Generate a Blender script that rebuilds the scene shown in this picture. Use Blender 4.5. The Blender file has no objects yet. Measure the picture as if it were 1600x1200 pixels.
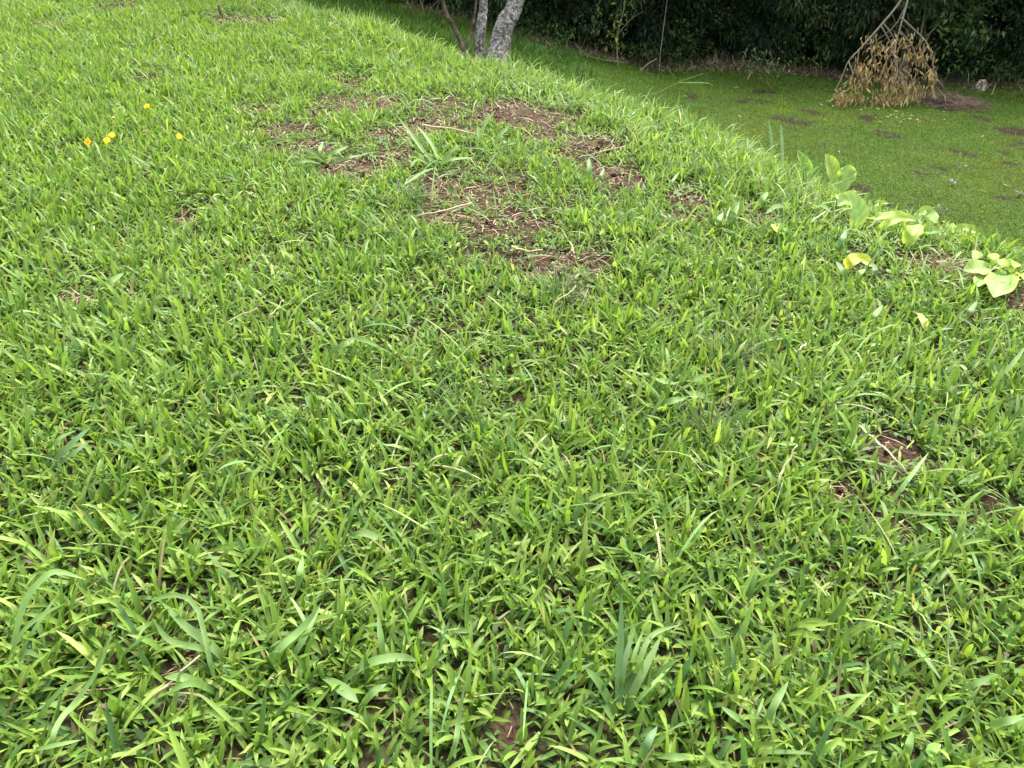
import bpy, math
import numpy as np
from mathutils import Vector

# ------------------------------------------------------------------ camera, sky, sun, exposure
SC = bpy.context.scene
COL = SC.collection
CAM_Z = 1.25
PITCH = math.radians(32.0)
F_PX = 1208.0                       # focal length in photograph pixels (1600 wide)
cam_data = bpy.data.cameras.new('camera')
cam_data.sensor_width = 36.0
cam_data.lens = 36.0 * F_PX / 1600.0
cam_data.clip_start = 0.05
cam_data.clip_end = 2000.0
cam = bpy.data.objects.new('camera', cam_data)
cam.location = (0.0, 0.0, CAM_Z)
cam.rotation_euler = (math.pi / 2 - PITCH, 0.0, 0.0)
COL.objects.link(cam)
SC.camera = cam

SUN_EL, SUN_AZ = math.radians(58.0), math.radians(28.0)      # azimuth clockwise from +Y
world = bpy.data.worlds.new('World')
SC.world = world
world.use_nodes = True
wn = world.node_tree
bg = wn.nodes['Background']
sky = wn.nodes.new('ShaderNodeTexSky')
sky.sky_type = 'NISHITA'
sky.sun_disc = False
sky.sun_elevation = SUN_EL
sky.sun_rotation = SUN_AZ
sky.air_density = 1.0
sky.dust_density = 4.0
sky.ozone_density = 1.0
bg.inputs['Strength'].default_value = 0.12
hs = wn.nodes.new('ShaderNodeHueSaturation')           # thin overcast: the same sky, paler
hs.inputs['Saturation'].default_value = 0.4
wn.links.new(sky.outputs['Color'], hs.inputs['Color'])
wn.links.new(hs.outputs['Color'], bg.inputs['Color'])
sun_data = bpy.data.lights.new('sun', 'SUN')
sun_data.energy = 1.5
sun_data.angle = math.radians(22.0)
sun_data.color = (1.0, 0.95, 0.86)
sun = bpy.data.objects.new('sun', sun_data)
sd_ = Vector((math.sin(SUN_AZ) * math.cos(SUN_EL), math.cos(SUN_AZ) * math.cos(SUN_EL), math.sin(SUN_EL)))
sun.rotation_euler = sd_.to_track_quat('Z', 'Y').to_euler()
sun.location = (6, 10, 30)
COL.objects.link(sun)
SC.view_settings.view_transform = 'Standard'
SC.view_settings.look = 'None'
SC.view_settings.gamma = 1.0
SC.view_settings.use_curve_mapping = False
SC.view_settings.exposure = 2.32
SC.cycles.max_bounces = 3
SC.cycles.diffuse_bounces = 2
SC.cycles.transmission_bounces = 2
SC.cycles.glossy_bounces = 1
SC.cycles.use_light_tree = False

RNG = np.random.default_rng(11)

# ------------------------------------------------------------------ noise, terrain
def _hash(ix, iy, seed):
    h = (ix.astype(np.int64) * 374761393 + iy.astype(np.int64) * 668265263 + seed * 974711) & 0x7fffffff
    h = ((h ^ (h >> 13)) * 1274126177) & 0x7fffffff
    return ((h ^ (h >> 16)) & 0xffff) / 65535.0

def noise(x, y, scale, seed=0):
    x = np.asarray(x, float) / scale; y = np.asarray(y, float) / scale
    ix = np.floor(x); iy = np.floor(y)
    fx = x - ix; fy = y - iy
    fx = fx * fx * (3 - 2 * fx); fy = fy * fy * (3 - 2 * fy)
    a = _hash(ix, iy, seed); b = _hash(ix + 1, iy, seed)
    c = _hash(ix, iy + 1, seed); d = _hash(ix + 1, iy + 1, seed)
    return (a * (1 - fx) + b * fx) * (1 - fy) + (c * (1 - fx) + d * fx) * fy

CP, SP = math.cos(PITCH), math.sin(PITCH)
def ray(px, py):
    u = (px - 800.0) / F_PX; v = (600.0 - py) / F_PX
    return np.array([u, CP + v * SP, -SP + v * CP])

def project(x, y, z):
    dz = z - CAM_Z
    depth = y * CP - dz * SP
    up = y * SP + dz * CP
    return 800.0 + F_PX * x / depth, 600.0 - F_PX * up / depth, depth

def plane(x, y):
    return 0.05 * y - 0.035 * x

EDGE_PX = [(430, 8), (520, 30), (600, 60), (700, 97), (800, 114), (880, 134), (960, 158), (1040, 182),
           (1100, 208), (1150, 240), (1210, 272), (1300, 314), (1400, 346), (1500, 370), (1600, 400), (1800, 470)]
_e = []
for p in EDGE_PX:
    d = ray(*p)
    t = CAM_Z / (-d[2] + 0.05 * d[1] - 0.035 * d[0])
    _e.append((d[0] * t, d[1] * t))
EDGE = np.array([(-40, 17.5), (-9, 14.0), (-5, 11.8), (-3.1, 9.8)] + _e + [(3.0, 1.6), (3.3, -3), (3.5, -20)])
POLY = np.vstack([EDGE, [(-40, -20)]])

def edge_dist(x, y):
    """signed distance to the rim of the mound, positive beyond it"""
    best = np.full(np.shape(x), 1e9)
    for (ax, ay), (bx, by) in zip(EDGE[:-1], EDGE[1:]):
        ex, ey = bx - ax, by - ay
        t = np.clip(((x - ax) * ex + (y - ay) * ey) / (ex * ex + ey * ey), 0, 1)
        best = np.minimum(best, np.hypot(x - ax - t * ex, y - ay - t * ey))
    inside = np.zeros(np.shape(x), bool)
    n = len(POLY)
    for i in range(n):
        x1, y1 = POLY[i]; x2, y2 = POLY[(i + 1) % n]
        if y1 == y2: continue
        cross = ((y1 > y) != (y2 > y)) & (x < (x2 - x1) * (y - y1) / (y2 - y1) + x1)
        inside ^= cross
    return np.where(inside, -best, best)

LX = [-40, -6, -2.2, 0.6, 2.7, 7, 15, 60]
LZ = [0.6, 0.05, -0.35, -0.95, -1.5, -1.68, -1.6, -1.5]
def lower(x, y):
    return np.interp(x, LX, LZ) + 0.07 * (noise(x, y, 2.3, 5) - .5) + 0.03 * (noise(x, y, .6, 6) - .5)

def height(x, y):
    x = np.asarray(x, float); y = np.asarray(y, float)
    s = edge_dist(x, y)
    z = plane(x, y) + 0.07 * (noise(x, y, 1.3, 1) - .5) + 0.03 * (noise(x, y, .45, 2) - .5) + 0.012 * (noise(x, y, .14, 3) - .5)
    q = np.clip(s + 0.25, 0, None)
    k = 1.1
    lim = 0.75
    z = z - np.where(q < lim / k, .5 * k * q * q, lim * q - lim * lim / (2 * k))
    zl = lower(x, y)
    d = z - zl
    return zl + 0.5 * (d + np.sqrt(d * d + 0.06)) - 0.02 * (d < 0)

_T = np.concatenate([np.arange(0.4, 9, 0.02), np.arange(9, 40, 0.04)])
def lifted(px, py, h=0.0):
    """point on the line of sight that is h metres above the ground"""
    d = ray(px, py)
    P = np.outer(_T, d); P[:, 2] += CAM_Z
    g = P[:, 2] - height(P[:, 0], P[:, 1]) - h
    i = np.argmax(g < 0)
    if g[i] >= 0: i = len(_T) - 1
    if i == 0: return P[0]
    a = g[i - 1] / (g[i - 1] - g[i])
    return P[i - 1] * (1 - a) + P[i] * a

def at_depth(px, py, depth):
    p = ray(px, py) * depth
    p[2] += CAM_Z
    return p

def depth_of(p):
    return p[1] * CP - (p[2] - CAM_Z) * SP

# ------------------------------------------------------------------ mesh helpers
def tri_mesh(name, verts, tris, cols=None, mat=None, smooth=True):
    me = bpy.data.meshes.new(name)
    verts = np.ascontiguousarray(verts, np.float32); tris = np.ascontiguousarray(tris, np.int32)
    me.vertices.add(len(verts)); me.vertices.foreach_set('co', verts.ravel())
    me.loops.add(tris.size); me.loops.foreach_set('vertex_index', tris.ravel())
    me.polygons.add(len(tris)); me.polygons.foreach_set('loop_start', np.arange(0, tris.size, 3, dtype=np.int32))
    if smooth: me.polygons.foreach_set('use_smooth', np.ones(len(tris), bool))
    me.update(calc_edges=True)
    if cols is not None:
        cols = np.asarray(cols, np.float32)
        if cols.ndim == 1: cols = np.tile(cols, (len(verts), 1))
        c4 = np.ones((len(verts), 4), np.float32); c4[:, :3] = cols[:, :3]
        a = me.color_attributes.new('Col', 'FLOAT_COLOR', 'POINT')
        a.data.foreach_set('color', c4.ravel())
    if mat: me.materials.append(mat)
    return me

def link(name, me, parent=None, loc=(0, 0, 0)):
    o = bpy.data.objects.new(name, me)
    COL.objects.link(o)
    o.location = loc
    if parent: o.parent = parent
    return o

def tag(o, label=None, cat=None, group=None, kind=None):
    if label: o['label'] = label
    if cat: o['category'] = cat
    if group: o['group'] = group
    if kind: o['kind'] = kind
    return o

def thing(name, loc, label, cat, group=None):
    return tag(link(name, None, None, loc), label, cat, group)

class Bag:
    """collects triangle soups and joins them into one mesh"""
    def __init__(s): s.v = []; s.t = []; s.c = []; s.n = 0
    def add(s, v, t, c):
        v = np.asarray(v, float); c = np.asarray(c, float)
        if c.ndim == 1: c = np.tile(c, (len(v), 1))
        s.v.append(v); s.t.append(np.asarray(t) + s.n); s.c.append(c); s.n += len(v)
    def mesh(s, name, mat, origin=(0, 0, 0)):
        return tri_mesh(name, np.vstack(s.v) - np.asarray(origin), np.vstack(s.t), np.vstack(s.c), mat)

def blades(P, az, e0, curl, L, W, col, rows=3, fold=0.0, twist=None, prof=None, tip=None, tipmix=0.0):
    """N grass blades at once: spine bends from elevation e0 down by curl; returns verts, tris, colours"""
    N = len(P)
    s = np.linspace(0, 1, rows + 1)
    if prof is None: prof = np.interp(s, [0, .3, .6, .85, 1], [.65, 1, .92, .55, 0]) if rows > 2 else np.array([.75, 1, 0])
    sm = (s[:-1] + s[1:]) / 2
    el = e0[:, None] - curl[:, None] * sm[None, :] ** 1.3
    step = (L / rows)[:, None]
    hx, hy = np.cos(az)[:, None], np.sin(az)[:, None]
    dx = np.cos(el) * hx * step; dy = np.cos(el) * hy * step; dz = np.sin(el) * step
    C = np.zeros((N, rows + 1, 3))
    C[:, 1:, 0] = np.cumsum(dx, 1); C[:, 1:, 1] = np.cumsum(dy, 1); C[:, 1:, 2] = np.cumsum(dz, 1)
    C += P[:, None, :]
    elv = np.concatenate([el[:, :1], (el[:, :-1] + el[:, 1:]) / 2, el[:, -1:]], 1)
    nrm = np.stack([-np.sin(elv) * hx, -np.sin(elv) * hy, np.cos(elv)], -1)
    per = np.stack([-np.sin(az), np.cos(az), np.zeros(N)], -1)[:, None, :]
    tw = np.zeros((N, 1)) if twist is None else twist[:, None] * s[None, :]
    side = np.cos(tw)[..., None] * per + np.sin(tw)[..., None] * nrm
    nr2 = np.cos(tw)[..., None] * nrm - np.sin(tw)[..., None] * per
    w = (W[:, None] * prof[None, :] / 2)[..., None]
    Lf = C - side * w + nr2 * w * fold * 2
    Rt = C + side * w + nr2 * w * fold * 2
    if fold:
        V = np.concatenate([np.stack([Lf, C, Rt], 2)[:, :rows].reshape(N, rows * 3, 3), C[:, rows:]], 1)
        tr = []
        for r in range(rows - 1):
            a = r * 3; b = a + 3
            tr += [(a, a + 1, b + 1), (a, b + 1, b), (a + 1, a + 2, b + 2), (a + 1, b + 2, b + 1)]
        a = (rows - 1) * 3
        tr += [(a, a + 1, rows * 3), (a + 1, a + 2, rows * 3)]
        sv = np.append(np.repeat(s[:rows], 3), 1.0)
    else:
        V = np.concatenate([np.stack([Lf, Rt], 2)[:, :rows].reshape(N, rows * 2, 3), C[:, rows:]], 1)
        tr = []
        for r in range(rows - 1):
            a = r * 2; b = a + 2
            tr += [(a, a + 1, b + 1), (a, b + 1, b)]
        a = (rows - 1) * 2
        tr += [(a, a + 1, rows * 2)]
        sv = np.append(np.repeat(s[:rows], 2), 1.0)
    nv = V.shape[1]
    T = (np.array(tr)[None] + (np.arange(N) * nv)[:, None, None]).reshape(-1, 3)
    cc = np.repeat(col[:, None, :], nv, 1)
    if tip is not None:
        m = np.clip((sv - .55) / .45, 0, 1)[None, :, None] * np.reshape(tipmix, (-1, 1, 1))
        cc = cc * (1 - m) + np.asarray(tip)[None, None] * m
    return V.reshape(-1, 3), T, cc.reshape(-1, 3)

def tube(bag, pts, radii, col, n=8, cap=True):
    pts = np.asarray(pts, float); radii = np.broadcast_to(np.asarray(radii, float), (len(pts),))
    tg = np.gradient(pts, axis=0); tg /= np.linalg.norm(tg, axis=1)[:, None] + 1e-9
    ref = np.array([0.3, 0.2, 1.0]) if abs(tg[0, 2]) < .8 else np.array([1.0, .2, 0])
    u = np.cross(tg, ref); u /= np.linalg.norm(u, axis=1)[:, None] + 1e-9
    v = np.cross(tg, u)
    a = np.linspace(0, 2 * math.pi, n, endpoint=False)
    ring = pts[:, None] + radii[:, None, None] * (np.cos(a)[None, :, None] * u[:, None] + np.sin(a)[None, :, None] * v[:, None])
    V = ring.reshape(-1, 3); T = []
    for i in range(len(pts) - 1):
        for j in range(n):
            p, q = i * n + j, i * n + (j + 1) % n
            T += [(p, q, q + n), (p, q + n, p + n)]
    if cap:
        V = np.vstack([V, pts[:1], pts[-1:]]); b = len(V)
        for j in range(n):
            T += [((j + 1) % n, j, b - 2), ((len(pts) - 1) * n + j, (len(pts) - 1) * n + (j + 1) % n, b - 1)]
    bag.add(V, T, np.asarray(col))

def spline(pts, m=10):
    """Catmull-Rom through the points"""
    pts = np.asarray(pts, float)
    if len(pts) < 3:
        t = np.linspace(0, 1, m)[:, None]; return pts[:1] * (1 - t) + pts[-1:] * t
    e = np.vstack([2 * pts[0] - pts[1], pts, 2 * pts[-1] - pts[-2]])
    out = []
    for x in np.linspace(0, len(pts) - 1 - 1e-6, m):
        i = int(x); t = x - i
        p0, p1, p2, p3 = e[i:i + 4]
        out.append(.5 * (2 * p1 + (p2 - p0) * t + (2 * p0 - 5 * p1 + 4 * p2 - p3) * t * t + (3 * p1 - p0 - 3 * p2 + p3) * t ** 3))
    return np.array(out)

def leaf_strip(bag, spine, widths, col, facing, fold=0.15, wave=0.0, seed=0, nx=2, rim=None):
    """a leaf along a spine: nx cells each side of the midrib, folded, optional wavy margin"""
    spine = np.asarray(spine, float); m = len(spine)
    tg = np.gradient(spine, axis=0); tg /= np.linalg.norm(tg, axis=1)[:, None] + 1e-9
    fc = np.asarray(facing, float)
    side = np.cross(tg, np.broadcast_to(fc, tg.shape)); side /= np.linalg.norm(side, axis=1)[:, None] + 1e-9
    nr = np.cross(side, tg)
    k = 2 * nx + 1
    c = np.linspace(-1, 1, k)
    r = np.random.default_rng(seed)
    ph = r.uniform(0, 6.28, 4)
    V = np.zeros((m, k, 3)); CC = np.zeros((m, k, 3))
    s = np.linspace(0, 1, m)
    for j in range(k):
        ww = widths / 2 * (1 + (abs(c[j]) == 1) * wave * .35 * np.sin(s * 23 + ph[0] + c[j]))
        lift = np.abs(c[j]) ** 1.3 * fold * widths + wave * widths * .5 * abs(c[j]) ** 2 * np.sin(s * 13 + ph[1] + (c[j] > 0) * 2.1)
        V[:, j] = spine + side * (c[j] * ww)[:, None] + nr * lift[:, None]
        cc = np.asarray(col, float)
        if rim is not None: cc = cc * (1 - abs(c[j]) ** 3) + np.asarray(rim) * abs(c[j]) ** 3
        if j == nx and nx > 1: cc = cc * 1.1 + 0.02
        CC[:, j] = np.asarray(cc)[None] * (1 + (.13 if nx > 2 else 0) * np.cos(2 * math.pi * (s * 8 - abs(c[j]) * 1.1)))[:, None]
    T = []
    for i in range(m - 1):
        for j in range(k - 1):
            a = i * k + j
            T += [(a, a + 1, a + k + 1), (a, a + k + 1, a + k)]
    bag.add(V.reshape(-1, 3), T, CC.reshape(-1, 3))

# ------------------------------------------------------------------ materials
def new_mat(name):
    m = bpy.data.materials.new(name); m.use_nodes = True
    nt = m.node_tree; nt.nodes.clear()
    return m, nt, nt.nodes.new('ShaderNodeOutputMaterial')

def attr_mat(name, rough=0.5, spec=0.35, trans=0.0, tcol=(1.22, 1.22, 0.65), nscale=60.0, namt=0.25, bump=0.0):
    """colour comes from the mesh's own colour attribute, varied by fine noise"""
    m, nt, out = new_mat(name)
    at = nt.nodes.new('ShaderNodeAttribute'); at.attribute_name = 'Col'
    tc = nt.nodes.new('ShaderNodeTexCoord')
    nz = nt.nodes.new('ShaderNodeTexNoise'); nz.inputs['Scale'].default_value = nscale; nz.inputs['Detail'].default_value = 1
    nt.links.new(tc.outputs['Object'], nz.inputs['Vector'])
    mr = nt.nodes.new('ShaderNodeMapRange')
    mr.inputs['To Min'].default_value = 1 - namt; mr.inputs['To Max'].default_value = 1 + namt
    nt.links.new(nz.outputs['Fac'], mr.inputs['Value'])
    mu = nt.nodes.new('ShaderNodeVectorMath'); mu.operation = 'SCALE'
    nt.links.new(at.outputs['Color'], mu.inputs[0]); nt.links.new(mr.outputs['Result'], mu.inputs['Scale'])
    pr = nt.nodes.new('ShaderNodeBsdfPrincipled')
    pr.inputs['Roughness'].default_value = rough
    pr.inputs['Specular IOR Level'].default_value = spec
    nt.links.new(mu.outputs['Vector'], pr.inputs['Base Color'])
    if bump:
        bp = nt.nodes.new('ShaderNodeBump'); bp.inputs['Strength'].default_value = bump; bp.inputs['Distance'].default_value = 0.01
        nt.links.new(nz.outputs['Fac'], bp.inputs['Height']); nt.links.new(bp.outputs['Normal'], pr.inputs['Normal'])
    if trans:
        tv = nt.nodes.new('ShaderNodeVectorMath'); tv.operation = 'MULTIPLY'; tv.inputs[1].default_value = tcol
        nt.links.new(mu.outputs['Vector'], tv.inputs[0])
        tr = nt.nodes.new('ShaderNodeBsdfTranslucent'); nt.links.new(tv.outputs['Vector'], tr.inputs['Color'])
        mx = nt.nodes.new('ShaderNodeMixShader'); mx.inputs['Fac'].default_value = trans
        nt.links.new(pr.outputs['BSDF'], mx.inputs[1]); nt.links.new(tr.outputs['BSDF'], mx.inputs[2])
        nt.links.new(mx.outputs['Shader'], out.inputs['Surface'])
    else:
        nt.links.new(pr.outputs['BSDF'], out.inputs['Surface'])
    return m

M_GRASS = attr_mat('grass_blade', .5, .3, .4, nscale=45, namt=.22)
M_LAWN = attr_mat('short_lawn_blade', .9, .04, .25, nscale=3, namt=.2)
M_LEAF = attr_mat('broad_leaf', .45, .35, .45, nscale=30, namt=.15)
M_DARKLEAF = attr_mat('forest_leaf', .5, .3, .2, nscale=8, namt=.35)
M_STRAW = attr_mat('dry_straw', .8, .15, .1, tcol=(1, 1, .9), nscale=50, namt=.4)
M_DEADLEAF = attr_mat('dead_leaf', .7, .2, .3, tcol=(1.1, 1, .8), nscale=12, namt=.3)
M_PETAL = attr_mat('petal', .6, .2, .3, tcol=(1, 1, 1), nscale=80, namt=.08)
M_WOOD = attr_mat('twig_bark', .85, .15, 0, nscale=25, namt=.4, bump=.5)

def ground_mat():
    m, nt, out = new_mat('soil')
    at = nt.nodes.new('ShaderNodeAttribute'); at.attribute_name = 'Col'
    tc = nt.nodes.new('ShaderNodeTexCoord')
    n1 = nt.nodes.new('ShaderNodeTexNoise'); n1.inputs['Scale'].default_value = 34; n1.inputs['Detail'].default_value = 8; n1.inputs['Roughness'].default_value = .7
    n2 = nt.nodes.new('ShaderNodeTexVoronoi'); n2.inputs['Scale'].default_value = 75
    for n in (n1, n2): nt.links.new(tc.outputs['Object'], n.inputs['Vector'])
    mr = nt.nodes.new('ShaderNodeMapRange'); mr.inputs['From Min'].default_value = .3; mr.inputs['From Max'].default_value = .7
    mr.inputs['To Min'].default_value = .55; mr.inputs['To Max'].default_value = 1.4
    nt.links.new(n1.outputs['Fac'], mr.inputs['Value'])
    mu = nt.nodes.new('ShaderNodeVectorMath'); mu.operation = 'SCALE'
    nt.links.new(at.outputs['Color'], mu.inputs[0]); nt.links.new(mr.outputs['Result'], mu.inputs['Scale'])
    add = nt.nodes.new('ShaderNodeMath'); add.operation = 'ADD'
    nt.links.new(n1.outputs['Fac'], add.inputs[0]); nt.links.new(n2.outputs['Distance'], add.inputs[1])
    bp = nt.nodes.new('ShaderNodeBump'); bp.inputs['Strength'].default_value = .9; bp.inputs['Distance'].default_value = .02
    nt.links.new(add.outputs['Value'], bp.inputs['Height'])
    pr = nt.nodes.new('ShaderNodeBsdfPrincipled'); pr.inputs['Roughness'].default_value = .95; pr.inputs['Specular IOR Level'].default_value = .1
    nt.links.new(mu.outputs['Vector'], pr.inputs['Base Color']); nt.links.new(bp.outputs['Normal'], pr.inputs['Normal'])
    nt.links.new(pr.outputs['BSDF'], out.inputs['Surface'])
    return m
M_SOIL = ground_mat()

def bark_mat(name, dark, light, scale, spots=True):
    m, nt, out = new_mat(name)
    tc = nt.nodes.new('ShaderNodeTexCoord')
    n1 = nt.nodes.new('ShaderNodeTexNoise'); n1.inputs['Scale'].default_value = scale; n1.inputs['Detail'].default_value = 6; n1.inputs['Roughness'].default_value = .65
    n2 = nt.nodes.new('ShaderNodeTexNoise'); n2.inputs['Scale'].default_value = scale * .35; n2.inputs['Detail'].default_value = 4
    for n in (n1, n2): nt.links.new(tc.outputs['Object'], n.inputs['Vector'])
    cr = nt.nodes.new('ShaderNodeValToRGB')
    cr.color_ramp.elements[0].position = .42; cr.color_ramp.elements[0].color = (*dark, 1)
    cr.color_ramp.elements[1].position = .6; cr.color_ramp.elements[1].color = (*light, 1)
    nt.links.new(n1.outputs['Fac'], cr.inputs['Fac'])
    cr2 = nt.nodes.new('ShaderNodeValToRGB')
    cr2.color_ramp.elements[0].position = .35; cr2.color_ramp.elements[0].color = (.35, .33, .3, 1)
    cr2.color_ramp.elements[1].position = .55; cr2.color_ramp.elements[1].color = (1, 1, 1, 1)
    nt.links.new(n2.outputs['Fac'], cr2.inputs['Fac'])
    mu = nt.nodes.new('ShaderNodeVectorMath'); mu.operation = 'MULTIPLY'
    nt.links.new(cr.outputs['Color'], mu.inputs[0]); nt.links.new(cr2.outputs['Color'], mu.inputs[1])
    bp = nt.nodes.new('ShaderNodeBump'); bp.inputs['Strength'].default_value = .6; bp.inputs['Distance'].default_value = .02
    nt.links.new(n1.outputs['Fac'], bp.inputs['Height'])
    pr = nt.nodes.new('ShaderNodeBsdfPrincipled'); pr.inputs['Roughness'].default_value = .9; pr.inputs['Specular IOR Level'].default_value = .15
    nt.links.new(mu.outputs['Vector'], pr.inputs['Base Color']); nt.links.new(bp.outputs['Normal'], pr.inputs['Normal'])
    nt.links.new(pr.outputs['BSDF'], out.inputs['Surface'])
    return m
M_LICHEN = bark_mat('lichen_bark', (.075, .065, .052), (.34, .33, .30), 42)
M_BROWNBARK = bark_mat('brown_bark', (.05, .035, .025), (.15, .11, .08), 20)

# ------------------------------------------------------------------ bare patches (photo ellipses laid on the ground)
BARE_PX = [(555, 165, 48, 13), (690, 163, 40, 6), (700, 203, 62, 11), (810, 175, 80, 18), (735, 302, 75, 20), (560, 266, 46, 13),
           (622, 240, 24, 14), (925, 232, 42, 18), (972, 275, 34, 20), (850, 402, 66, 22), (800, 356, 46, 12),
           (932, 412, 28, 11), (700, 345, 45, 11), (905, 462, 24, 9), (660, 290, 40, 12), (1308, 765, 34, 14), (1400, 708, 46, 22),
           (1400, 822, 26, 14), (282, 1050, 42, 30), (190, 15, 32, 7), (75, 40, 30, 6), (385, 32, 58, 6), (230, 128, 16, 7),
           (1050, 338, 28, 7), (1195, 345, 24, 8), (1590, 475, 40, 14), (1480, 412, 50, 12), (1545, 780, 30, 12),
           (450, 205, 40, 9), (470, 232, 40, 8), (385, 410, 20, 8), (290, 345, 24, 7), (1065, 310, 34, 7), (545, 130, 40, 8),
           (90, 1085, 26, 11), (880, 935, 22, 9), (600, 780, 22, 9), (480, 610, 22, 8), (490, 1110, 20, 9), (800, 1130, 18, 8),
           (710, 720, 22, 9), (130, 470, 40, 9), (1330, 560, 14, 6), (640, 205, 60, 9), (860, 215, 40, 8), (390, 170, 30, 6)]
BARE = []
for i, (px, py, rx, ry) in enumerate(BARE_PX):
    c = lifted(px, py); a = lifted(px, max(py - ry, 1)); b = lifted(px, py + ry)
    ryw = max(0.02, min(0.5, abs(a[1] - b[1]) / 2))
    g = 1.2 if py < 500 else 1.0
    BARE.append((c[0], c[1], rx * g * depth_of(c) / F_PX, ryw * g))

def bareness(x, y):
    m = np.zeros(np.shape(x))
    nx = (noise(x, y, .16, 21) - .5) * 1.1 + (noise(x, y, .05, 22) - .5) * .7
    for cx, cy, rx, ry in BARE:
        r = np.hypot((x - cx) / rx, (y - cy) / ry) + nx
        m = np.maximum(m, np.clip((1.25 - r) / .45, 0, 1))
    return m

_c = lifted(745, 250); _p = [lifted(*q) for q in ((1300, 300), (1340, 345), (1420, 350), (1490, 365), (1550, 430), (1345, 415))]
def sparse(x, y):
    return .5 * np.clip(1.25 - np.hypot((x - _c[0]) / 1.15, (y - _c[1]) / 1.7), 0, 1) * np.clip((noise(x, y, .16, 25) - .3) * 3, 0, 1)
def plant_room(x, y):
    m = np.zeros(np.shape(x))
    for p in _p: m = np.maximum(m, np.clip(1.3 - np.hypot(x - p[0], (y - p[1] + .05)) / .22, 0, 1))
    return m

DARK_PX = [(1232, 190, 24, 7), (1500, 237, 16, 6), (1440, 265, 28, 6), (1580, 205, 18, 10), (1590, 225, 16, 8), (1575, 255, 14, 10),
           (1350, 183, 20, 6), (1318, 175, 10, 5), (1390, 210, 22, 5), (1560, 310, 26, 4), (1530, 185, 12, 6), (1170, 158, 20, 4),
           (1270, 175, 14, 4), (1340, 295, 20, 6), (1395, 325, 18, 6), (1205, 145, 22, 4), (1565, 238, 10, 5), (1080, 152, 12, 5)]
DARK = []
for (px, py, rx, ry) in DARK_PX:
    c = lifted(px, py); a = lifted(px, py - ry); b = lifted(px, py + ry)
    DARK.append((c[0], c[1], rx * depth_of(c) / F_PX, max(.05, abs(a[1] - b[1]) / 2)))
def darkness(x, y):
    m = np.zeros(np.shape(x))
    nx = (noise(x, y, .25, 31) - .5) * 1.5 + (noise(x, y, .09, 32) - .5) * 1.4
    for cx, cy, rx, ry in DARK:
        r = np.hypot((x - cx) / rx, (y - cy) / ry) + nx
        m = np.maximum(m, np.clip((1.15 - r) / .5, 0, 1))
    return m

FOREST_LINE = np.array([(-14, 17.0), (-6, 16.0), (-2.5, 15.6), (0.6, 15.2), (2.8, 16.4), (5, 16.4), (7, 15.6), (10, 15.0), (14, 14.6), (24, 14)])
def forest_y(x): return np.interp(x, FOREST_LINE[:, 0], FOREST_LINE[:, 1])

# ------------------------------------------------------------------ ground: one sheet to the horizon
def axis(parts):
    return np.unique(np.concatenate(parts))
gx = axis([-np.geomspace(7, 400, 26), np.arange(-7, 4, .05), np.arange(4, 14, .1), np.geomspace(14, 400, 28)])
gy = axis([-np.geomspace(.6, 400, 22), np.arange(-.6, .6, .2), np.arange(.6, 9, .05), np.arange(9, 19, .1), np.geomspace(19, 600, 26)])
X, Y = np.meshgrid(gx, gy)
Z = height(X, Y)
sd = edge_dist(X, Y)
bare = bareness(X, Y)
Z = Z - 0.012 * bare + 0.016 * bare * (noise(X, Y, .1, 41) - .5)
soil = np.array([.076, .047, .032]); thatch = np.array([.052, .045, .022]); moss = np.array([.045, .075, .018]); dsoil = np.array([.030, .022, .013]); litter = np.array([.05, .036, .024])
C = soil * bare[..., None] + thatch * (1 - bare[..., None])
lw = np.clip((sd - .2) / .6, 0, 1)[..., None]
dk = darkness(X, Y)[..., None]
fl = np.clip((Y - forest_y(X) + .25 + .5 * (noise(X, Y, .5, 44) - .5)) / .25, 0, 1)[..., None]
Cl = moss * (1 - dk) + dsoil * dk
Cl = Cl * (1 - fl) + litter * fl
C = C * (1 - lw) + Cl * lw
C *= (0.85 + .3 * noise(X, Y, .3, 43))[..., None]
ny, nx_ = X.shape
idx = np.arange(ny * nx_).reshape(ny, nx_)
a, b, c, d = idx[:-1, :-1].ravel(), idx[:-1, 1:].ravel(), idx[1:, 1:].ravel(), idx[1:, :-1].ravel()
tris = np.vstack([np.stack([a, b, c], 1), np.stack([a, c, d], 1)])
ground = link('ground', tri_mesh('ground', np.stack([X.ravel(), Y.ravel(), Z.ravel()], 1), tris, C.reshape(-1, 3), M_SOIL))
tag(ground, 'reddish brown earth of the mound and the lower lawn', 'ground', kind='structure')

# ------------------------------------------------------------------ mound grass
def in_view(x, y, z, mx=420, top=-140, bot=1420):
    u, v, dp = project(x, y, z)
    return (dp > .3) & (u > -mx) & (u < 1600 + mx) & (v > top) & (v < bot), u, v, dp

def pick(cols, weights, n):
    return np.asarray(cols)[RNG.choice(len(cols), n, p=np.asarray(weights) / sum(weights))]

GREENS = [(.183, .300, .046), (.236, .348, .064), (.135, .242, .038), (.093, .184, .036), (.080, .170, .052), (.305, .388, .096)]
GW = [.30, .20, .22, .14, .08, .06]

def mound_shoots(n_try):
    x = RNG.uniform(-9, 4.5, n_try); y = RNG.uniform(.2, 12, n_try)
    z = height(x, y); s = edge_dist(x, y)
    ok, u, v, dp = in_view(x, y, z, 330)
    ok &= s < .75
    dens = (1 - .87 * bareness(x, y)) * (1 - sparse(x, y)) * (1 - .3 * plant_room(x, y)) * (.64 + .36 * np.clip((noise(x, y, .19, 51) * .6 + noise(x, y, .075, 55) * .4 - .3) * 4, 0, 1)) * np.clip(1.4 - dp / 14, .5, 1)
    ok &= RNG.random(n_try) < dens
    return x[ok], y[ok], z[ok], s[ok], dp[ok]

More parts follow.
